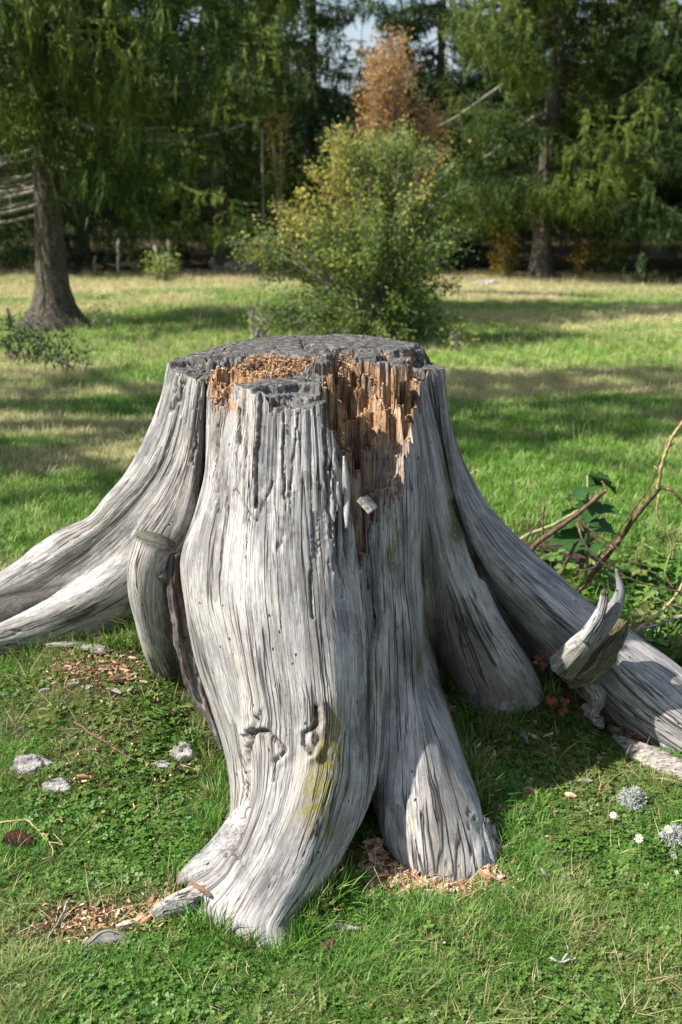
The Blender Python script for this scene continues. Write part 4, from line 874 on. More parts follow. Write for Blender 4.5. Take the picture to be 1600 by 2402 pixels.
fill_shrub(205, 255, 715, 765, 12.9, 'low dark sprout at the foot of the thick left spruce trunk', M['bush'], 25, 10, .035)
fill_shrub(620, 680, 250, 300, 25.0, 'yellow leaved sapling hanging in the dark wood left of the orange tree', M['yellow'], 26, 9, .08)
fill_shrub(580, 640, 700, 790, 10.9, 'thin outer shoots at the left foot of the leafy bush', M['bush'], 27, 22, .035, npr=26)
fill_shrub(1040, 1085, 760, 830, 10.7, 'low fringe of shoots at the right foot of the leafy bush', M['bush'], 28, 16, .035, npr=26)
# pale thin dead trunks in the wood, bare poles and a post
for k, (px_, pyb, pyt, Y, lean) in enumerate([(275, 648, 560, 24.0, 4), (398, 640, 560, 23.6, -3), (380, 638, 575, 23.8, -16), (222, 650, 600, 24.5, 0), (612, 400, 300, 25.2, 3), (1505, 640, 603, 23.5, 0)]):
    b0 = np.array(P(px_, pyb, Y)); t0 = np.array(P(px_+lean, pyt, Y)); b0[2] = min(b0[2], gz(b0[0], Y)) - .05
    lab = ['pale bare sapling trunk in the wood, leftmost but one of the thin poles', 'pale bare pole trunk, right one of the leaning pair under the spruces', 'pale bare pole leaning left beside its upright neighbour', 'thin pale trunk just right of the thick left spruce', 'pale dead trunk hanging in the dark wood above the boulders', 'short pale weathered post at the wood edge on the right'][k]
    o = MB().tube(np.linspace(b0, t0, 6) + np.array([[0, 0, 0]] + [[random.gauss(0, .012), 0, 0] for _ in range(5)]), .045 if k == 5 else .03, 7).build('bare_pole' if k < 5 else 'weathered_post', M['deadwood']); tag(o, lab, 'pole' if k < 5 else 'post')
# ------------------------------------------------------------------ materials of the small things
n = NT('limestone'); p = n.obj(); a = n.noise(p, 30, 6, .75); b = n.noise(p, 8, 4, .6)
M['stone'] = n.done(n.ramp(n.math('ADD', n.math('MULTIPLY', a, .7), n.math('MULTIPLY', b, .3)), [(.34, (.08, .075, .07)), (.47, (.28, .265, .25)), (.62, (.52, .50, .47))]), .9, n.bump(a, 1, .02), .15)
n = NT('grey_boulder'); p = n.obj(); a = n.noise(p, 6, 6, .7)
M['boulder'] = n.done(n.ramp(a, [(.34, (.08, .07, .068)), (.6, (.30, .28, .27))]), .95, n.bump(a, 1, .05), .1)
n = NT('wood_chip'); r_ = n.new('ObjectInfo').outputs['Random']; p = n.obj(); g_ = n.noise(n.vmul(p, (40, 260, 260)), 1, 3, .6)
c0 = n.ramp(r_, [(0, (.30, .155, .075)), (.3, (.42, .26, .15)), (.6, (.50, .36, .23)), (.85, (.55, .47, .37)), (1, (.22, .13, .08))])
M['chip'] = n.done(n.mix(n.mr(g_, .45, .7), c0, (.13, .07, .04)), .85, n.bump(g_, .6, .002), .15)
n = NT('crumbled_wood'); t = n.attr('tint'); M['crumb'] = n.done(n.ramp(t, [(0, (.07, .035, .018)), (.35, (.24, .125, .06)), (.7, (.40, .25, .14)), (1, (.55, .44, .32))]), .9, None, .1)
n = NT('grey_wood_piece'); p = n.obj(); g_ = n.noise(n.vmul(p, (25, 220, 220)), 1, 4, .6)
M['greychip'] = n.done(n.ramp(g_, [(.35, (.07, .06, .055)), (.5, (.26, .235, .21)), (.68, (.44, .41, .37))]), .9, n.bump(g_, .8, .003), .15)
n = NT('brown_rotten_wood'); p = n.obj(); g_ = n.noise(n.vmul(p, (30, 160, 160)), 1, 4, .6)
M['brownwood'] = n.done(n.ramp(g_, [(.35, (.03, .018, .012)), (.52, (.13, .075, .05)), (.68, (.34, .24, .17))]), .9, n.bump(g_, .9, .004), .15)
n = NT('lichen'); M['lichen'] = n.done(n.ramp(n.noise(n.obj(), 60, 3, .5), [(.3, (.26, .27, .26)), (.6, (.50, .51, .48))]), .9, None, .05)
n = NT('brown_stalk'); M['stalk'] = n.done(n.ramp(n.noise(n.vmul(n.obj(), (60, 60, 60)), 1, 4, .6), [(.35, (.05, .030, .018)), (.6, (.14, .085, .05)), (.75, (.30, .22, .15))]), .75, None, .3)
n = NT('tan_stalk'); M['tanstalk'] = n.done(n.ramp(n.noise(n.obj(), 40, 4, .6), [(.35, (.20, .155, .06)), (.65, (.40, .33, .17))]), .7, None, .3)
n = NT('green_stalk'); M['greenstalk'] = n.done(n.ramp(n.noise(n.obj(), 30, 3, .6), [(.35, (.13, .15, .06)), (.65, (.27, .28, .12))]), .7, None, .3)
def plain(name, c, rough=.6, trans=None): n = NT(name); return n.done(n.mix(n.mr(n.noise(n.obj(), 90, 3, .6), .35, .65), tuple(x*.65 for x in c), c), rough, None, .3, trans)
M['bigleaf'] = plain('weed_leaf', (.04, .11, .025), .55, .25); M['redleaf'] = plain('red_leaf', (.19, .045, .04), .6, .3)
M['petal'] = plain('daisy_petal', (.80, .80, .76), .6, .3); M['disc'] = plain('daisy_disc', (.75, .48, .03), .8); M['purple'] = plain('purple_petal', (.38, .20, .42), .6, .3)
M['cone'] = plain('cone_scale', (.17, .085, .05), .7); M['darkweed'] = plain('dark_weed', (.03, .05, .03), .6, .2)
n = NT('earth'); M['earth'] = n.done(n.ramp(n.noise(n.obj(), 60, 6, .75), [(.35, (.025, .016, .012)), (.55, (.085, .058, .042)), (.72, (.22, .17, .13))]), .95, n.bump(n.noise(n.obj(), 60, 6, .75), 1, .02), .1)

# ------------------------------------------------------------------ stones
def ico(sub=3):
    import bmesh
    b = bmesh.new(); bmesh.ops.create_icosphere(b, subdivisions=sub, radius=1); v = np.array([x.co[:] for x in b.verts]); f = np.array([[q.index for q in x.verts] for x in b.faces]); b.free(); return v, f
IV, IF = ico(5)
def stone(name, lab, px, py, size, seed, mat, cat='stone', group=None, sink=.35, rz=0, rough=.35, sub=None):
    v = IV*1.0; d = 1 + rough*noise(v[:, 0]*1.3+seed, v[:, 1]*1.3, v[:, 2]*1.3, seed) + rough*.5*noise(v[:, 0]*3+seed, v[:, 1]*3, v[:, 2]*3, seed) + rough*.3*fbm(v[:, 0]*7, v[:, 1]*7, v[:, 2]*7, seed, 3)
    v = v * d[:, None]; v = np.round(v*3.2)/3.2*.35 + v*.65
    v = v * np.array(size); x, y, z = on_ground(px, py) if len((px, py)) else 0
    o = mesh_np(name, v, IF, mat, smooth=True); o.location = (x, y, z + size[2]*(1-sink*2)*.5); o.rotation_euler = (0, 0, rz); return tag(o, lab, cat, group)
stone('limestone_rock', 'pale craggy limestone rock in the grass at the lower left', 78, 1800, (.046, .034, .032), 1, M['stone'])
stone('limestone_rock', 'small dark flanked rock touching the pale craggy rock at the lower left', 138, 1846, (.034, .022, .017), 2, M['stone'])
stone('limestone_rock', 'white lumpy rock in the grass close to the left side of the stump', 430, 1772, (.029, .025, .032), 3, M['stone'])
stone('limestone_rock', 'small flat white stones left of the white lumpy rock', 385, 1796, (.028, .014, .009), 4, M['stone'])
for k, (a, b, s) in enumerate(((12, 1630, .006), (210, 1612, .008), (372, 1795, .008), (430, 1800, .007))):
    stone('pebble', ['tiny white pebble at the left border by the grey root', 'white pebble near the bark fragments left of the branch stub', 'white pebble left of the lumpy white rock', 'pebble just under the lumpy white rock'][k], a, b, (s*1.3, s, s*.7), 10+k, M['stone'], 'pebble')
stone('boulder', 'left one of the two grey boulders at the far edge of the pasture', 528, 640, (.30, .22, .27), 5, M['boulder'], 'boulder', 'grey boulders at the wood edge', .2)
stone('boulder', 'right one of the two grey boulders at the far edge of the pasture', 588, 642, (.29, .22, .24), 6, M['boulder'], 'boulder', 'grey boulders at the wood edge', .2)
stone('limestone_rock', 'flat white rock lying in the sunlit far pasture right of the bush', 1138, 672, (.26, .14, .12), 7, M['stone'])
for k, (a, b) in enumerate(((470, 770), (1302, 1062), (1342, 1070), (225, 1110))):
    stone('limestone_rock', ['tiny white stone in the shaded pasture left of the bush', 'pale stone in the pasture right of the stump', 'small white stone beside the pale stone right of the stump', 'pale stone in the pasture above the left roots'][k], a, b, (.022, .015, .012), 30+k, M['stone'])
# earth mound behind the right root
mv = IV[IV[:, 2] > -.3] if False else IV*1.0
x, y, z = on_ground(1290, 1325); mv = mv * (1 + .12*fbm(mv[:, 0]*3, mv[:, 1]*3, mv[:, 2]*3, 40) + .06*fbm(mv[:, 0]*12, mv[:, 1]*12, mv[:, 2]*12, 41))[:, None] * np.array([.26, .16, .075])
o = mesh_np('earth_mound', mv, IF, M['earth']); o.location = (x, y, z); tag(o, 'low mound of bare dark earth behind the right root of the stump', 'earth mound')

# ------------------------------------------------------------------ chips and broken wood
def chip_mesh(name, L, w, h, seed, mat):
    g = random.Random(seed); ns = 5; v = []
    for k in range(ns):
        s = k/(ns-1); cw = w*(.35 + .65*math.sin(math.pi*min(1, max(0, s*.9+.05))))*g.uniform(.75, 1.2); ch = h*g.uniform(.6, 1.2)*(.5+.5*math.sin(math.pi*(s*.8+.1)))
        cx = (s-.5)*L; cy = g.uniform(-.12, .12)*w; cz = .25*h*math.sin(s*3)
        for (a_, b_) in ((-1, -1), (1, -.8), (.7, 1), (-.8, .8)): v.append((cx + g.uniform(-.05, .05)*L, cy + a_*cw*.5, cz + b_*ch*.5))
    f = grid_faces(ns, 4, True); caps = np.array([[3, 2, 1, 0], [4*ns-4, 4*ns-3, 4*ns-2, 4*ns-1]])
    me = mesh_np(name, v, np.vstack([f, caps]), mat, smooth=False, link=False).data; return me
chips = [chip_mesh('chip', .022*random.uniform(.8, 1.2), .008*random.uniform(.7, 1.3), .0035, k, M['chip']) for k in range(8)]
def put(me, name, lab, cat, x, y, z, rz, tilt=(0, 0), s=1.0, group=None):
    o = bpy.data.objects.new(name, me); col.objects.link(o); o.location = (x, y, z); o.rotation_euler = (tilt[0], tilt[1], rz); o.scale = (s, s, s)
    return tag(o, lab, cat, group)
def chips_at(spots, num, lab, group, smin=.7, smax=1.5):
    k = 0; tries = 0
    while k < num and tries < num*20:
        tries += 1; cx, cy, rx, ry = random.choice(spots); a, b = cx + random.gauss(0, rx*.5), cy + random.gauss(0, ry*.5)
        x, y, z = on_ground(a, b)
        if not free(np.array([x]), np.array([y]))[0]: continue
        put(random.choice(chips), 'wood_chip', lab, 'wood chip', x, y, z + random.uniform(.004, .014), random.uniform(0, 6.28), (random.gauss(0, .35), random.gauss(0, .3)), random.uniform(smin, smax)*(1.35 if random.random() < .3 else .9), group); k += 1
chips_at([(880, 2010, 60, 50), (950, 2060, 70, 30), (900, 1975, 40, 40), (1000, 2085, 60, 22)], 150, 'tan wood chip in the heap of chips between the two front feet of the stump', 'wood chips heaped between the front feet')
chips_at([(1085, 2085, 60, 22), (1150, 2055, 30, 30), (1180, 2080, 40, 20)], 55, 'tan wood chip in front of the right front foot of the stump', 'wood chips before the right foot')
chips_at([(1060, 1650, 30, 30), (1040, 1600, 20, 20)], 22, 'wood chip under the rotted hollow beside the right front foot', 'wood chips below the hollow')
chips_at([(230, 1550, 110, 30), (300, 1590, 60, 30), (150, 1560, 80, 20)], 46, 'weathered wood chip in the litter below the left root', 'wood chips below the left root')
chips_at([(430, 2120, 50, 25), (380, 2140, 60, 25), (470, 2080, 20, 20), (330, 2170, 50, 20)], 28, 'wood chip round the left toe of the front foot', 'wood chips round the left toe')
chips_at([(1150, 1800, 50, 120), (1230, 1880, 90, 60), (1300, 1750, 120, 90), (1190, 1990, 40, 60)], 34, 'wood chip lying in the shaded clover right of the stump', 'wood chips in the shaded clover')
chips_at([(1270, 1440, 70, 30), (1220, 1400, 50, 20)], 10, 'wood chip in the earth pocket between the right roots', 'wood chips between the right roots')
chips_at([(20, 1440, 60, 15), (60, 1425, 40, 8)], 14, 'reddish bark flake in the fork of the left root', 'bark flakes in the root fork')
def piece(name, lab, cat, px, py, L, w, h, ang, mat, tilt=(0, 0), lift=.008, seed=0, at=None):
    me = chip_mesh(name, L, w, h, seed+100, mat); x, y, z = at or on_ground(px, py)
    return put(me, name, lab, cat, x, y, z+lift, ang, tilt)
bv = np.array([(x_*.021*(1+.08*z_), y_*.019, z_*.008) for z_ in (-1, 1) for x_, y_ in ((-1, -1), (-.1, -1.1), (1, -.9), (1.1, 0), (.9, 1), (0, .9), (-1.05, 1.1), (-.95, .1))])
o = mesh_np('wood_block', bv, [np.array([[k, (k+1) % 8, 8+(k+1) % 8, 8+k] for k in range(8)]), np.array([[8, 8+k, 9+k] for k in range(1, 7)] + [[0, k+1, k] for k in range(1, 7)])], M['greychip'], smooth=False)
o.location = P(862, 1183, 2.47); o.rotation_euler = (.75, .15, 1.25); tag(o, 'squarish grey block of wood lodged in the notch of the stump', 'wood block')
piece('wood_fragment', 'orange split stick lying on the left toe of the stump', 'wood fragment', 467, 2085, .055, .012, .008, -.6, M['chip'], (0, .25), .0, 2, at=P(470, 2085, 2.02))
piece('wood_fragment', 'pale flat chip beside the orange split stick', 'wood fragment', 455, 2105, .024, .018, .008, .4, M['greychip'], (.2, 0), .0, 22, at=P(452, 2103, 2.01))
piece('bark_slab', 'long pale bark slab in the litter below the left root', 'bark slab', 160, 1523, .12, .022, .012, .08, M['greychip'], (0, 0), .014, 3)
piece('bark_slab', 'dark grey bark slab right of the long pale slab', 'bark slab', 225, 1533, .09, .03, .014, -.3, M['greychip'], (.2, 0), .014, 4)
piece('bark_slab', 'curved reddish brown bark piece near the branch stub', 'bark slab', 285, 1600, .065, .032, .014, .3, M['brownwood'], (.2, 0), .01, 5)
piece('bark_slab', 'dark brown bark scrap in the grass left of the red brown piece', 'bark slab', 145, 1575, .06, .022, .010, -.25, M['brownwood'], (0, 0), .01, 6)
piece('wood_fragment', 'pale split chip pointing at the branch stub', 'wood fragment', 272, 1628, .045, .014, .007, -.7, M['greychip'], (0, 0), .01, 7)
piece('wood_fragment', 'pale triangular chip under the red brown bark', 'wood fragment', 308, 1625, .03, .016, .008, 1.3, M['chip'], (0, 0), .01, 8)
piece('wood_fragment', 'white splinter in the grass left of the bark scraps', 'wood fragment', 105, 1628, .03, .009, .006, .5, M['greychip'], (0, 0), .012, 9)
piece('wood_fragment', 'white flat splinter pair in the grass under the bark scraps', 'wood fragment', 172, 1613, .032, .009, .005, .1, M['greychip'], (0, 0), .012, 10)
piece('wood_fragment', 'pale splinter lying between the two lower left rocks', 'wood fragment', 195, 1832, .032, .010, .005, -.1, M['chip'], (0, 0), .014, 11)
piece('wood_fragment', 'grey brown stick chip in the grass before the front foot', 'wood fragment', 800, 2190, .080, .013, .010, -.12, M['greychip'], (0, 0), .014, 12)
piece('wood_fragment', 'dark brown rotten chunk below the stick before the front foot', 'wood fragment', 775, 2232, .035, .022, .014, .3, M['brownwood'], (.2, .2), .012, 13)
piece('wood_fragment', 'upright grey brown stick in the clover right of the stump', 'wood fragment', 1226, 1735, .075, .014, .010, 1.75, M['greychip'], (0, 0), .014, 14)
piece('wood_fragment', 'orange split block in the clover right of the right foot', 'wood fragment', 1243, 1868, .040, .014, .012, -.6, M['chip'], (.1, .1), .014, 15)
piece('wood_fragment', 'orange standing splinter beside the right front foot', 'wood fragment', 1137, 1825, .040, .018, .010, 1.9, M['chip'], (.3, .2), .014, 16)
piece('wood_fragment', 'short dark grey bark strip in the grass left of the lichens', 'wood fragment', 1372, 1843, .038, .012, .006, 0, M['greychip'], (0, 0), .014, 17)
piece('wood_fragment', 'pale upright flake in the grass right of the right foot', 'wood fragment', 1275, 2060, .030, .010, .006, 1.8, M['greychip'], (.3, 0), .016, 18)
piece('wood_fragment', 'pale orange flake on the earth between the right roots', 'wood fragment', 1311, 1478, .026, .012, .006, 0, M['chip'], (.3, 0), .012, 19)
piece('wood_fragment', 'dark twig end lying in the grass below the lichens', 'twig', 1480, 2070, .042, .007, .006, .35, M['brownwood'], (0, 0), .014, 20)
def slab(name, lab, pts, rad, mat, seed, flat=.5, crumble=.1):
    pts = catmull(np.array([on_ground(*p) for p in pts]) + np.array([0, 0, .01]), 50); r = pchip(np.linspace(0, 1, len(rad)), np.array(rad, float), np.linspace(0, 1, 50))
    v, f, t = tube(pts, r, 24, lambda s, th: (1 + .25*noise(np.cos(th)*2+seed, np.sin(th)*2, s*6, seed) + crumble*noise(np.cos(th)*6, np.sin(th)*6, s*25, seed)))
    zc = np.interp(v[:, 0], np.sort(pts[:, 0]), pts[np.argsort(pts[:, 0]), 2]); v[:, 2] = zc + (v[:, 2]-zc)*flat
    return tag(mesh_np(name, v, [f, t], mat), lab, 'wood piece')
slab('fallen_root_piece', 'broken pale and brown piece of root lying below the big right root', [(1440, 1735), (1490, 1765), (1560, 1800), (1640, 1835)], [.012, .036, .042, .03], M['greychip'], 3, .6, .2)
slab('fallen_root_piece', 'dark brown rotten flake on the upper end of the broken root piece', [(1425, 1712), (1470, 1728), (1520, 1755)], [.008, .022, .012], M['brownwood'], 4, .8, .3)
slab('fallen_root_piece', 'small grey wood stump end in the clover left of the broken root piece', [(1372, 1660), (1395, 1690), (1412, 1715)], [.016, .022, .008], M['greychip'], 5, .8, .2)
# twigs and withered rootlets in the turf
def twig(lab, pts, r, mat, cat='twig', name='twig', lift=.016):
    q = np.array([on_ground(*p) for p in pts]) + np.array([0, 0, lift]); q = catmull(q, max(8, 5*len(pts))); q[:, 2] += .004*noise(np.arange(len(q))*.7, 0, 0, int(pts[0][0]))
    rr = r*(1-.5*np.linspace(0, 1, len(q))); return tag(MB().tube(q, rr, 6).build(name, mat), lab, cat)
twig('thin brown twig lying in the grass left of the stump', [(176, 1708), (235, 1745), (295, 1784), (320, 1800)], .004, M['stalk'])
twig('side twig crossing the thin brown twig left of the stump', [(290, 1780), (300, 1760), (330, 1745)], .0025, M['stalk'])
twig('pale rootlet curving beside the pine cone', [(0, 1941), (57, 1939), (96, 1964), (118, 1990), (125, 2020), (100, 2030)], .0028, M['tanstalk'])
twig('second pale rootlet hooked below the pine cone', [(96, 1964), (112, 1985), (150, 1997), (125, 1965)], .002, M['tanstalk'])
twig('straight grey twig standing off the bare patch at the lower left', [(165, 2121), (140, 2175), (111, 2224)], .003, M['greychip'])
twig('short twig in the grass at the lower left border', [(23, 2253), (60, 2245), (82, 2243)], .004, M['stalk'])
twig('long pale straw lying right of the right front foot', [(1065, 2132), (1150, 2092), (1237, 2056)], .0022, M['tanstalk'])
twig('pale straw crossing the chips before the right foot', [(1115, 2048), (1150, 2072), (1190, 2090)], .0018, M['tanstalk'])
twig('arched pale grass stem in the turf under the right foot', [(1110, 2172), (1150, 2163), (1172, 2166)], .0018, M['tanstalk'])
twig('bleached forked twig in the grass at the lower right', [(1290, 2265), (1320, 2272), (1350, 2262)], .0028, M['lichen'])
twig('short prong of bleached twig at the lower right', [(1318, 2270), (1332, 2248), (1326, 2225)], .0022, M['lichen'])
twig('thin bramble runner below the red leaves', [(1318, 1675), (1350, 1690), (1380, 1712)], .002, M['stalk'])
twig('pale straw leaning on the front foot', [(770, 2070), (775, 2120), (788, 2165)], .002, M['tanstalk'], lift=.03)

# fine crumbs: orange frass in the hollow and litter on the ground
cand = np.argwhere((irot[:, :-1] > .5)); cf = np.argwhere((irot[:, :-1] > .4) & (IY[:, :-1] < 2.60)); cand = np.vstack([cand] + [cf]*3); g = np.random.default_rng(5)
sel = cand[g.integers(0, len(cand), 9000)]; pts = IN[sel[:, 0], sel[:, 1]]
nx = IN[(sel[:, 0]+3) % NU, sel[:, 1]]; slope = np.abs(nx[:, 2]-pts[:, 2])/(np.linalg.norm(nx-pts, axis=1)+1e-6); pts = pts[(slope < .9) | (g.uniform(0, 1, len(slope)) < .25)][:8000]
def crumbs(name, pts, L, w, lab, mat=None):
    m = len(pts); d = g.normal(0, 1, (m, 3)); d[:, 2] *= .35; d /= np.linalg.norm(d, axis=1, keepdims=True); u = np.cross(d, g.normal(0, 1, (m, 3))+[0, 0, 1.5]); u /= np.linalg.norm(u, axis=1, keepdims=True)
    k = np.cross(d, u); s = L*g.uniform(.4, 1.3, (m, 1)); ww = w*g.uniform(.5, 1.3, (m, 1))
    v = np.stack([pts - d*s*.5 - u*ww*.4, pts - d*s*.5 + u*ww*.4, pts + d*s*.5 + u*ww*.3, pts + d*s*.5 - u*ww*.5, pts + k*ww*.45], 1).reshape(-1, 3)
    i = np.arange(m)[:, None]*5; f = np.vstack([i+np.array([[0, 1, 4]]), i+np.array([[1, 2, 4]]), i+np.array([[2, 3, 4]]), i+np.array([[3, 0, 4]]), i+np.array([[0, 2, 1]]), i+np.array([[0, 3, 2]])])
    o = mesh_np(name, v, f, mat or M['crumb'], smooth=False); attr(o, 'tint', np.repeat(g.uniform(0, 1, m), 5)); o['kind'] = 'stuff'; o['label'] = lab; return o
crumbs('frass', pts + [0, 0, .002], .009, .004, 'loose rusty wood crumbs in the hollow top of the stump')
gp = []
for px_, py_, rx, ry, num in ((880, 2005, 75, 60, 1500), (960, 2060, 110, 40, 1500), (1110, 2085, 110, 35, 1200), (1060, 1640, 40, 50, 500), (230, 1555, 190, 60, 1500), (430, 2120, 110, 60, 800), (230, 2165, 120, 50, 900), (1250, 1480, 70, 90, 500), (1230, 1850, 180, 180, 700), (300, 1800, 250, 200, 700), (1130, 2190, 150, 60, 600)):
    for _ in range(num//3): gp.append((px_ + random.gauss(0, rx*.5), py_ + random.gauss(0, ry*.5)))
gp = np.array([on_ground(*q) for q in gp]); gp = gp[free(gp[:, 0], gp[:, 1])]
for _ in range(2): gp = np.vstack([gp, gp[:len(gp)] + np.c_[g.normal(0, .02, (len(gp), 2)), np.zeros(len(gp))]]) if _ == 0 else gp
gp[:, 2] = ground_z(gp[:, 0], gp[:, 1]); gp = gp[free(gp[:, 0], gp[:, 1])]
crumbs('wood_litter', gp + np.c_[np.zeros((len(gp), 2)), g.uniform(.003, .012, len(gp))], .011, .005, 'fine scattered wood crumbs on the ground round the stump')

# ------------------------------------------------------------------ lichens, daisies, cone
def lichen_ball(lab, px, py, Rr, seed):
    rd = random.Random(seed); mb = MB(); x, y, z = on_ground(px, py)
    def grow(p, d, L, r, lev):
        e = p + d*L; q = (p+e)/2 + np.array([rd.gauss(0, .12*L) for _ in range(3)]); mb.tube([p, q, e], [r, r*.9, r*.7], 4, caps=False)
        if lev < 3:
            for _ in range(2 if rd.random() < .75 else 3):
                nd = d + np.array([rd.gauss(0, .55) for _ in range(3)]); nd /= np.linalg.norm(nd); grow(e, nd, L*.72, r*.78, lev+1)
    for k in range(75):
        th = rd.uniform(0, 6.283); ph = math.acos(rd.uniform(-.25, 1)); d = np.array([math.sin(ph)*math.cos(th), math.sin(ph)*math.sin(th), math.cos(ph)])
        grow(d*Rr*.25*rd.random() + np.array([0, 0, Rr*.5]), d, Rr*.36, .0011, 0)
    o = mb.build('lichen_tuft', M['lichen']); o.location = (x, y, z); return tag(o, lab, 'lichen')
lichen_ball('round tuft of branching pale grey lichen in the grass, below the broken root piece', 1482, 1895, .036, 1)
lichen_ball('grey lichen tuft cut by the right border, next to a daisy', 1582, 1985, .035, 2)
def daisy(lab, px, py, R0, face, seed, h=.045):
    rd = random.Random(seed); x, y, z = on_ground(px, py+int(h*900*.55)); t = thing('daisy', lab, 'daisy', (x, y, z))
    MB().tube([(0, 0, 0), (.003, .001, h*.5), (0, 0, h)], .0009, 5).build('stem', M['greenstalk'], t)
    f = Vector(face).normalized(); rot = f.to_track_quat('Z', 'Y').to_matrix().to_4x4(); rot.translation = (0, 0, h)
    n_ = 16
    me = None
    for k in range(n_):
        if me is None:
            vv2 = [(.002, -.0008, 0), (.002, .0008, 0), (R0*.6, .0014, .0012), (R0, .0007, .0004), (R0*1.02, 0, .0003), (R0, -.0007, .0004), (R0*.6, -.0014, .0012)]
            me = mesh_np('petal', vv2, [np.array([[0, 1, 2, 6], [6, 2, 3, 5]]), np.array([[5, 3, 4]])], M['petal'], link=False).data
        o = bpy.data.objects.new('petal', me); col.objects.link(o); o.parent = t; o.matrix_local = rot @ Matrix.Rotation(6.283*k/n_ + rd.gauss(0, .08), 4, 'Z') @ Matrix.Rotation(rd.gauss(-.1, .12), 4, 'Y')
    v, f_ = ico(2); v = v*np.array([R0*.33, R0*.33, R0*.2]) + [0, 0, .0008]; o = mesh_np('flower_disc', v, f_, M['disc'], t); o.matrix_local = rot
    return t
daisy('small half open daisy nearest the round lichen tuft', 1435, 1930, .0085, (-.2, -.5, .8), 1)
daisy('fully open daisy, the lowest left one near the lichens', 1494, 1990, .0105, (-.1, -.7, .7), 2, .055)
daisy('daisy blooming against the lichen tuft at the right border', 1563, 1967, .0105, (.1, -.6, .7), 3, .05)
daisy('nodding daisy, the lowest of the right border group', 1576, 2026, .0095, (.5, -.4, .6), 4)
daisy('tiny faded daisy bud under the nodding one', 1584, 2060, .005, (.3, -.4, .8), 5, .03)
def flower(lab, px, py, mat, r, h=.1):
    x, y, z = on_ground(px, py + 20); t = thing('wild_flower', lab, 'flower', (x, y, z)); MB().tube([(0, 0, 0), (.004, 0, h*.6), (0, 0, h)], .0012, 5).build('stem', M['greenstalk'], t)
    for k in range(5):
        a_ = k*1.257; v = [(0, 0, 0), (r*.6*math.cos(a_-.5), r*.6*math.sin(a_-.5), .3*r), (r*math.cos(a_), r*math.sin(a_), .5*r), (r*.6*math.cos(a_+.5), r*.6*math.sin(a_+.5), .3*r)]
        o = mesh_np('petal', v, np.array([[0, 1, 2, 3]]), mat, t); o.location = (0, 0, h)
flower('single yellow flower in the pasture right of the stump', 1117, 1132, M['disc'], .012); flower('single pale purple flower in the weeds at the right', 1515, 1262, M['purple'], .012)
# pine cone
x, y, z = on_ground(46, 1985); t = thing('spruce_cone', 'brown spruce cone lying in the grass at the lower left border', 'cone', (x, y, z+.014), rz=2.9)
sm = mesh_np('scale', [(0, -.005, 0), (0, .005, 0), (.010, .0055, .003), (.014, 0, .0035), (.010, -.0055, .003)], [np.array([[0, 1, 2, 4]]), np.array([[4, 2, 3]])], M['cone'], link=False).data
sp = np.linspace(0, 1, 12); MB().tube(np.stack([-.035+.07*sp, 0*sp, 0*sp], 1), .009*np.sin(np.pi*(sp*.85+.1)), 8).build('core', M['cone'], t)
for k in range(90):
    s = k/90; a_ = k*2.4; r = .011*math.sin(math.pi*(s*.85+.1)); o = bpy.data.objects.new('scale', sm); col.objects.link(o); o.parent = t
    o.matrix_local = Matrix.Translation((-.033+.062*s, r*math.cos(a_), r*math.sin(a_))) @ Matrix.Rotation(a_-math.pi/2, 4, 'X') @ Matrix.Rotation(-.55, 4, 'Y') @ Matrix.Scale(.8+.7*math.sin(math.pi*(s*.8+.15)), 4)

# ------------------------------------------------------------------ dead stalks and weeds at the right
def stalk(lab, pts, r0, r1, mat, cat='dead stalk', knots=True, seed=0, name='dead_stalk', stubs=()):
    p = catmull(np.array([P(*q) for q in pts]), 44); rr = np.linspace(r0*.82, r1*.8, 44)
    if knots: rr = rr*(1 + .28*(np.arange(44) % 9 == 4)) 
    p = p + .0016*np.stack([noise(np.arange(44)*.5, 0, 0, seed), 0*rr, noise(np.arange(44)*.5, 5, 0, seed)], 1)
    o = MB().tube(p, rr, 8).build(name, mat)
    for k in stubs:
        d = np.array([random.uniform(-1, 1), random.uniform(-.5, .5), random.uniform(.2, 1)]); MB().tube([p[k], p[k] + d*.02], [rr[k]*.6, rr[k]*.35], 5).build('stub', M['tanstalk'], o)
    return tag(o, lab, cat)
stalk('thick brown broken stalk leaning right with a frayed pale tip', [(1205, 1345, 3.5), (1260, 1275, 3.45), (1330, 1225, 3.42), (1380, 1185, 3.4), (1418, 1152, 3.4)], .011, .0085, M['stalk'], seed=1, stubs=(8, 15, 22, 30, 36))
stalk('frayed pale tip splinter on the thick brown broken stalk', [(1410, 1158, 3.4), (1422, 1150, 3.4), (1418, 1138, 3.4), (1411, 1128, 3.4)], .007, .003, M['tanstalk'], 'splinter', False, 2, 'splinter')
stalk('longest brown stalk rising from the root to the right border', [(1345, 1400, 3.5), (1400, 1335, 3.47), (1450, 1270, 3.45), (1500, 1200, 3.42), (1548, 1143, 3.4)], .0115, .009, M['stalk'], seed=3, stubs=(6, 14, 20, 27, 35))
stalk('tan upper shoot standing on the longest brown stalk', [(1543, 1148, 3.4), (1552, 1095, 3.39), (1570, 1040, 3.38), (1590, 1005, 3.38), (1615, 975, 3.38)], .0075, .006, M['tanstalk'], seed=4, stubs=(10, 24))
stalk('short broken tan prong beside the tall tan shoot', [(1560, 1065, 3.40), (1566, 1035, 3.4), (1575, 1024, 3.4)], .005, .004, M['tanstalk'], seed=5)
stalk('pale green stalk lying behind the brown ones', [(1185, 1290, 3.7), (1240, 1255, 3.7), (1300, 1230, 3.7), (1360, 1195, 3.7)], .0095, .006, M['greenstalk'], seed=6)
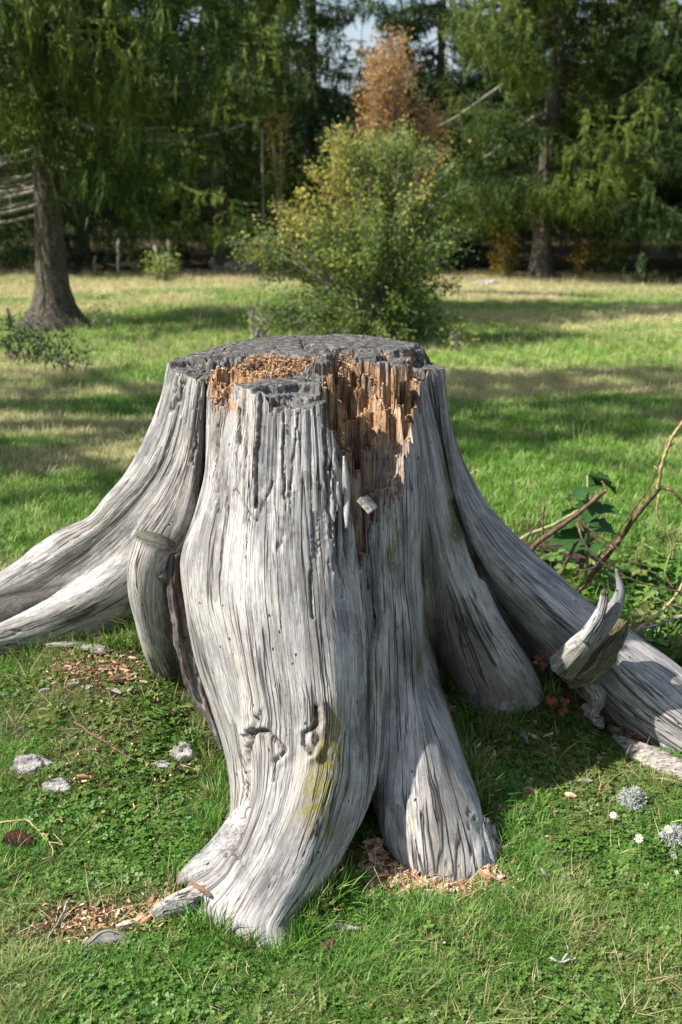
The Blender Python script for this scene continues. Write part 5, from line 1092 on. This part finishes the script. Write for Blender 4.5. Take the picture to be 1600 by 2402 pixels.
stalk('short brown upright stalk between the two thick ones', [(1300, 1375, 3.45), (1318, 1340, 3.45), (1338, 1300, 3.45), (1354, 1268, 3.45)], .008, .006, M['stalk'], seed=7)
stalk('thin dark stem arching down to the right border, the lower one', [(1354, 1228, 3.35), (1366, 1262, 3.3), (1400, 1310, 3.28), (1450, 1345, 3.26), (1520, 1372, 3.25), (1610, 1392, 3.25)], .0045, .003, M['stalk'], seed=8)
stalk('thin dark stem arching down to the right, the upper one', [(1356, 1218, 3.38), (1400, 1255, 3.36), (1440, 1280, 3.35), (1475, 1315, 3.34), (1540, 1332, 3.33)], .004, .0025, M['stalk'], seed=9)
stalk('dark bent branchlet leaving the stalk joint at the right border', [(1545, 1143, 3.4), (1575, 1150, 3.39), (1600, 1178, 3.38), (1625, 1200, 3.38)], .006, .005, M['stalk'], seed=10)
stalk('tan stick on the ground right of the curved spur', [(1488, 1482, 3.2), (1530, 1450, 3.22), (1575, 1410, 3.25), (1620, 1340, 3.3)], .007, .005, M['tanstalk'], seed=11, stubs=(20,))
stalk('second tan stick lying flat at the right border', [(1495, 1478, 3.15), (1550, 1462, 3.15), (1620, 1438, 3.15)], .006, .004, M['greychip'], seed=12)
stalk('thin upright brown twig left of the broken stalk', [(1205, 1305, 3.55), (1240, 1255, 3.55), (1275, 1208, 3.55)], .0045, .003, M['stalk'], seed=13)
stalk('thin straight twig crossing left of the broken stalk', [(1276, 1270, 3.5), (1274, 1225, 3.5), (1277, 1186, 3.5)], .004, .0035, M['stalk'], seed=14)
stalk('withered curling stem hanging at the right border', [(1545, 1160, 3.3), (1540, 1200, 3.3), (1560, 1240, 3.3), (1575, 1290, 3.3), (1560, 1340, 3.3), (1580, 1380, 3.3)], .003, .0025, M['tanstalk'], seed=15)
stalk('looping thin runner below the longest stalk', [(1345, 1320, 3.4), (1365, 1338, 3.38), (1395, 1330, 3.38), (1420, 1290, 3.38), (1450, 1262, 3.38)], .0025, .002, M['stalk'], seed=16)
stalk('straight thin stem beside the upper part of the longest stalk', [(1448, 1250, 3.44), (1490, 1190, 3.43), (1530, 1130, 3.42), (1550, 1070, 3.41)], .004, .003, M['stalk'], seed=17)
for k in range(14):
    a, b = random.uniform(1500, 1600), random.uniform(1250, 1500)
    stalk('tangled thin dry stem in the dark weeds at the right border', [(a, b, 3.35), (a+random.uniform(-50, 50), b-random.uniform(10, 50), 3.33), (a+random.uniform(-90, 90), b-random.uniform(-30, 90), 3.3)], .002, .0012, random.choice([M['stalk'], M['tanstalk']]), seed=20+k, knots=False)['group'] = 'tangled stems at the right border'
def leaf_mesh(name, L, w, mat, fold=.2, lobes=0, seed=0):
    ns = 9; v = []; 
    for k in range(ns):
        s = k/(ns-1); ww = w*math.sin(math.pi*min(1, s**.75))*(1 + (lobes and .22*math.cos(k*3.1))); z = -.35*L*s*s*.5
        v += [(s*L, -ww, z + fold*ww + .03*L*math.sin(k*2.1+seed)), (s*L, 0, z), (s*L, ww, z + fold*ww - .03*L*math.sin(k*1.7+seed))]
    return mesh_np(name, v, grid_faces(ns, 3), mat, link=False).data
lm = [leaf_mesh('leaf', .14, .038, M['bigleaf'], .25, 1, 1), leaf_mesh('leaf', .12, .040, M['bigleaf'], .3, 1, 2)]
x, y, z = P(1375, 1330, 3.75); wz = gz(x, 3.75); wt = thing('leafy_weed', 'upright weed with big dark green pointed leaves behind the dead stalks', 'weed', (x, 3.75, wz))
top_ = np.array(P(1378, 1115, 3.75)) - np.array([x, 3.75, wz]); MB().tube([(0, 0, 0), tuple(top_*.5+[.01, 0, 0]), tuple(top_)], [.008, .006, .004], 7).build('stem', M['greenstalk'], wt)
for k in range(17):
    s = .30 + .70*((k % 9)/8); o = bpy.data.objects.new('leaf', lm[k % 2]); col.objects.link(o); o.parent = wt; o.location = tuple(top_*s); o.rotation_euler = (random.gauss(0, .2), random.uniform(-.3, .45), k*2.4); sc2 = random.uniform(.7, 1.1); o.scale = (sc2,)*3
def rosette(lab, px, py, nl, L, mat, seed, name='leafy_weed', cat='weed', Y=None, lift=0.0):
    x, y, z = on_ground(px, py) if Y is None else P(px, py, Y); t = thing(name, lab, cat, (x, y, z+lift)); me = leaf_mesh('leaf', L, L*.28, mat, .25, 1, seed)
    for k in range(nl):
        o = bpy.data.objects.new('leaf', me); col.objects.link(o); o.parent = t; o.rotation_euler = (random.gauss(0, .2), -random.uniform(.1, .7), k*2.4+random.gauss(0, .3)); s = random.uniform(.6, 1.1); o.scale = (s,)*3
    return t
M['weedleaf'] = plain('rosette_leaf', (.075, .17, .03), .55, .3)
rosette('bright green broad leaved weed in the turf left of the surface root', 205, 2250, 6, .045, M['weedleaf'], 1)
rosette('broad leaved weed in the grass in the lower left corner', 190, 2330, 8, .05, M['weedleaf'], 2)
rosette('bright green leaves below the broken root piece', 1480, 1790, 7, .055, M['weedleaf'], 3)
rosette('pale withered leaf rosette left of the round lichen tuft', 1415, 1795, 6, .03, M['tanstalk'], 4)
rosette('low leafy weed beside the right front foot', 1175, 1930, 7, .045, M['weedleaf'], 5)
rosette('grey green lobed weed in the turf at the lower left', 150, 2095, 9, .04, M['weedleaf'], 6)
for k, (a, b) in enumerate(((1490, 1330), (1540, 1290), (1580, 1400), (1450, 1330), (1510, 1400), (1560, 1340))):
    rosette(['dark leafy weed under the longest stalk', 'dark leafy weed at the right border under the upper stems', 'dark leafy weed at the right border above the flat stick', 'dark leafy weed left of the tangled stems', 'dark leafy weed just above the curved spur', 'dark leafy weed amid the tangled stems'][k], a, b+30, 12, .06, M['bigleaf'], 10+k)
def redplant(lab, spots, Y):
    x, y, z = P(*spots[0], Y); t = thing('red_leaved_plant', lab, 'plant', (x, y, z-.05)); 
    pts2 = []
    for k, (a, b) in enumerate(spots):
        q = np.array(P(a, b, Y - .01*k)) - np.array([x, y, z-.05]); MB().tube([(0, 0, 0), tuple(q*.5 + [0, -.006, 0]), tuple(q)], .0009, 4).build('stem', M['redleaf'], t)
        a0 = random.uniform(0, 6)
        for j in range(3):
            v = [(0, 0, 0)]; a_ = a0 + j*2.094
            for u, w in ((.35, -.42), (.8, -.5), (1.0, -.2), (1.0, .2), (.8, .5), (.35, .42)):
                s = .013; v.append((s*(u*math.cos(a_)-w*math.sin(a_)), .004*w, s*(u*math.sin(a_)+w*math.cos(a_))))
            o = mesh_np('leaflet', v, [np.array([[0, 1, 2, 3], [0, 3, 4, 5]]), np.array([[0, 5, 6]])], M['redleaf'], t); o.location = tuple(q); o.rotation_euler = (random.gauss(-.5, .3), random.gauss(0, .2), random.gauss(0, .3))
redplant('small plant with dark red lobed leaves on the slope between the right roots', [(1275, 1535), (1260, 1548), (1290, 1542), (1272, 1562)], 2.78)
redplant('small plant with dark red lobed leaves at the tip of the middle right root', [(1300, 1650), (1325, 1645), (1320, 1668), (1292, 1640)], 2.70)
# dark thistly weeds and a stake at the left border of the pasture
for k, (a, b) in enumerate(((30, 850), (115, 850), (150, 880), (70, 860))):
    Y = 8.6; base = on_ground(a, b); fill = [tuple(np.array(base) + [random.uniform(-.22, .22), random.uniform(-.1, .1), random.uniform(.1, .42)]) for _ in range(12)]
    shrub('thistle', ['dark wiry thistle at the left border of the pasture', 'dark thistle with one tall head, right of the border one', 'low dark thistle nearest the stump on the left', 'low dark thistle between its two neighbours at the left border'][k], 'thistle', base, fill, (M['darkweed'], M['darkweed']), 60+k, 12, .035, .006, .0, spread=.03)
b0 = np.array(on_ground(28, 772)); o = MB().tube([b0 - [0, 0, .05], b0 + [-.02, 0, .14], b0 + [-.035, 0, .24]], [.028, .024, .016], 7).build('broken_stake', M['bark']); tag(o, 'short dark broken stake left of the thick spruce trunk', 'stake')
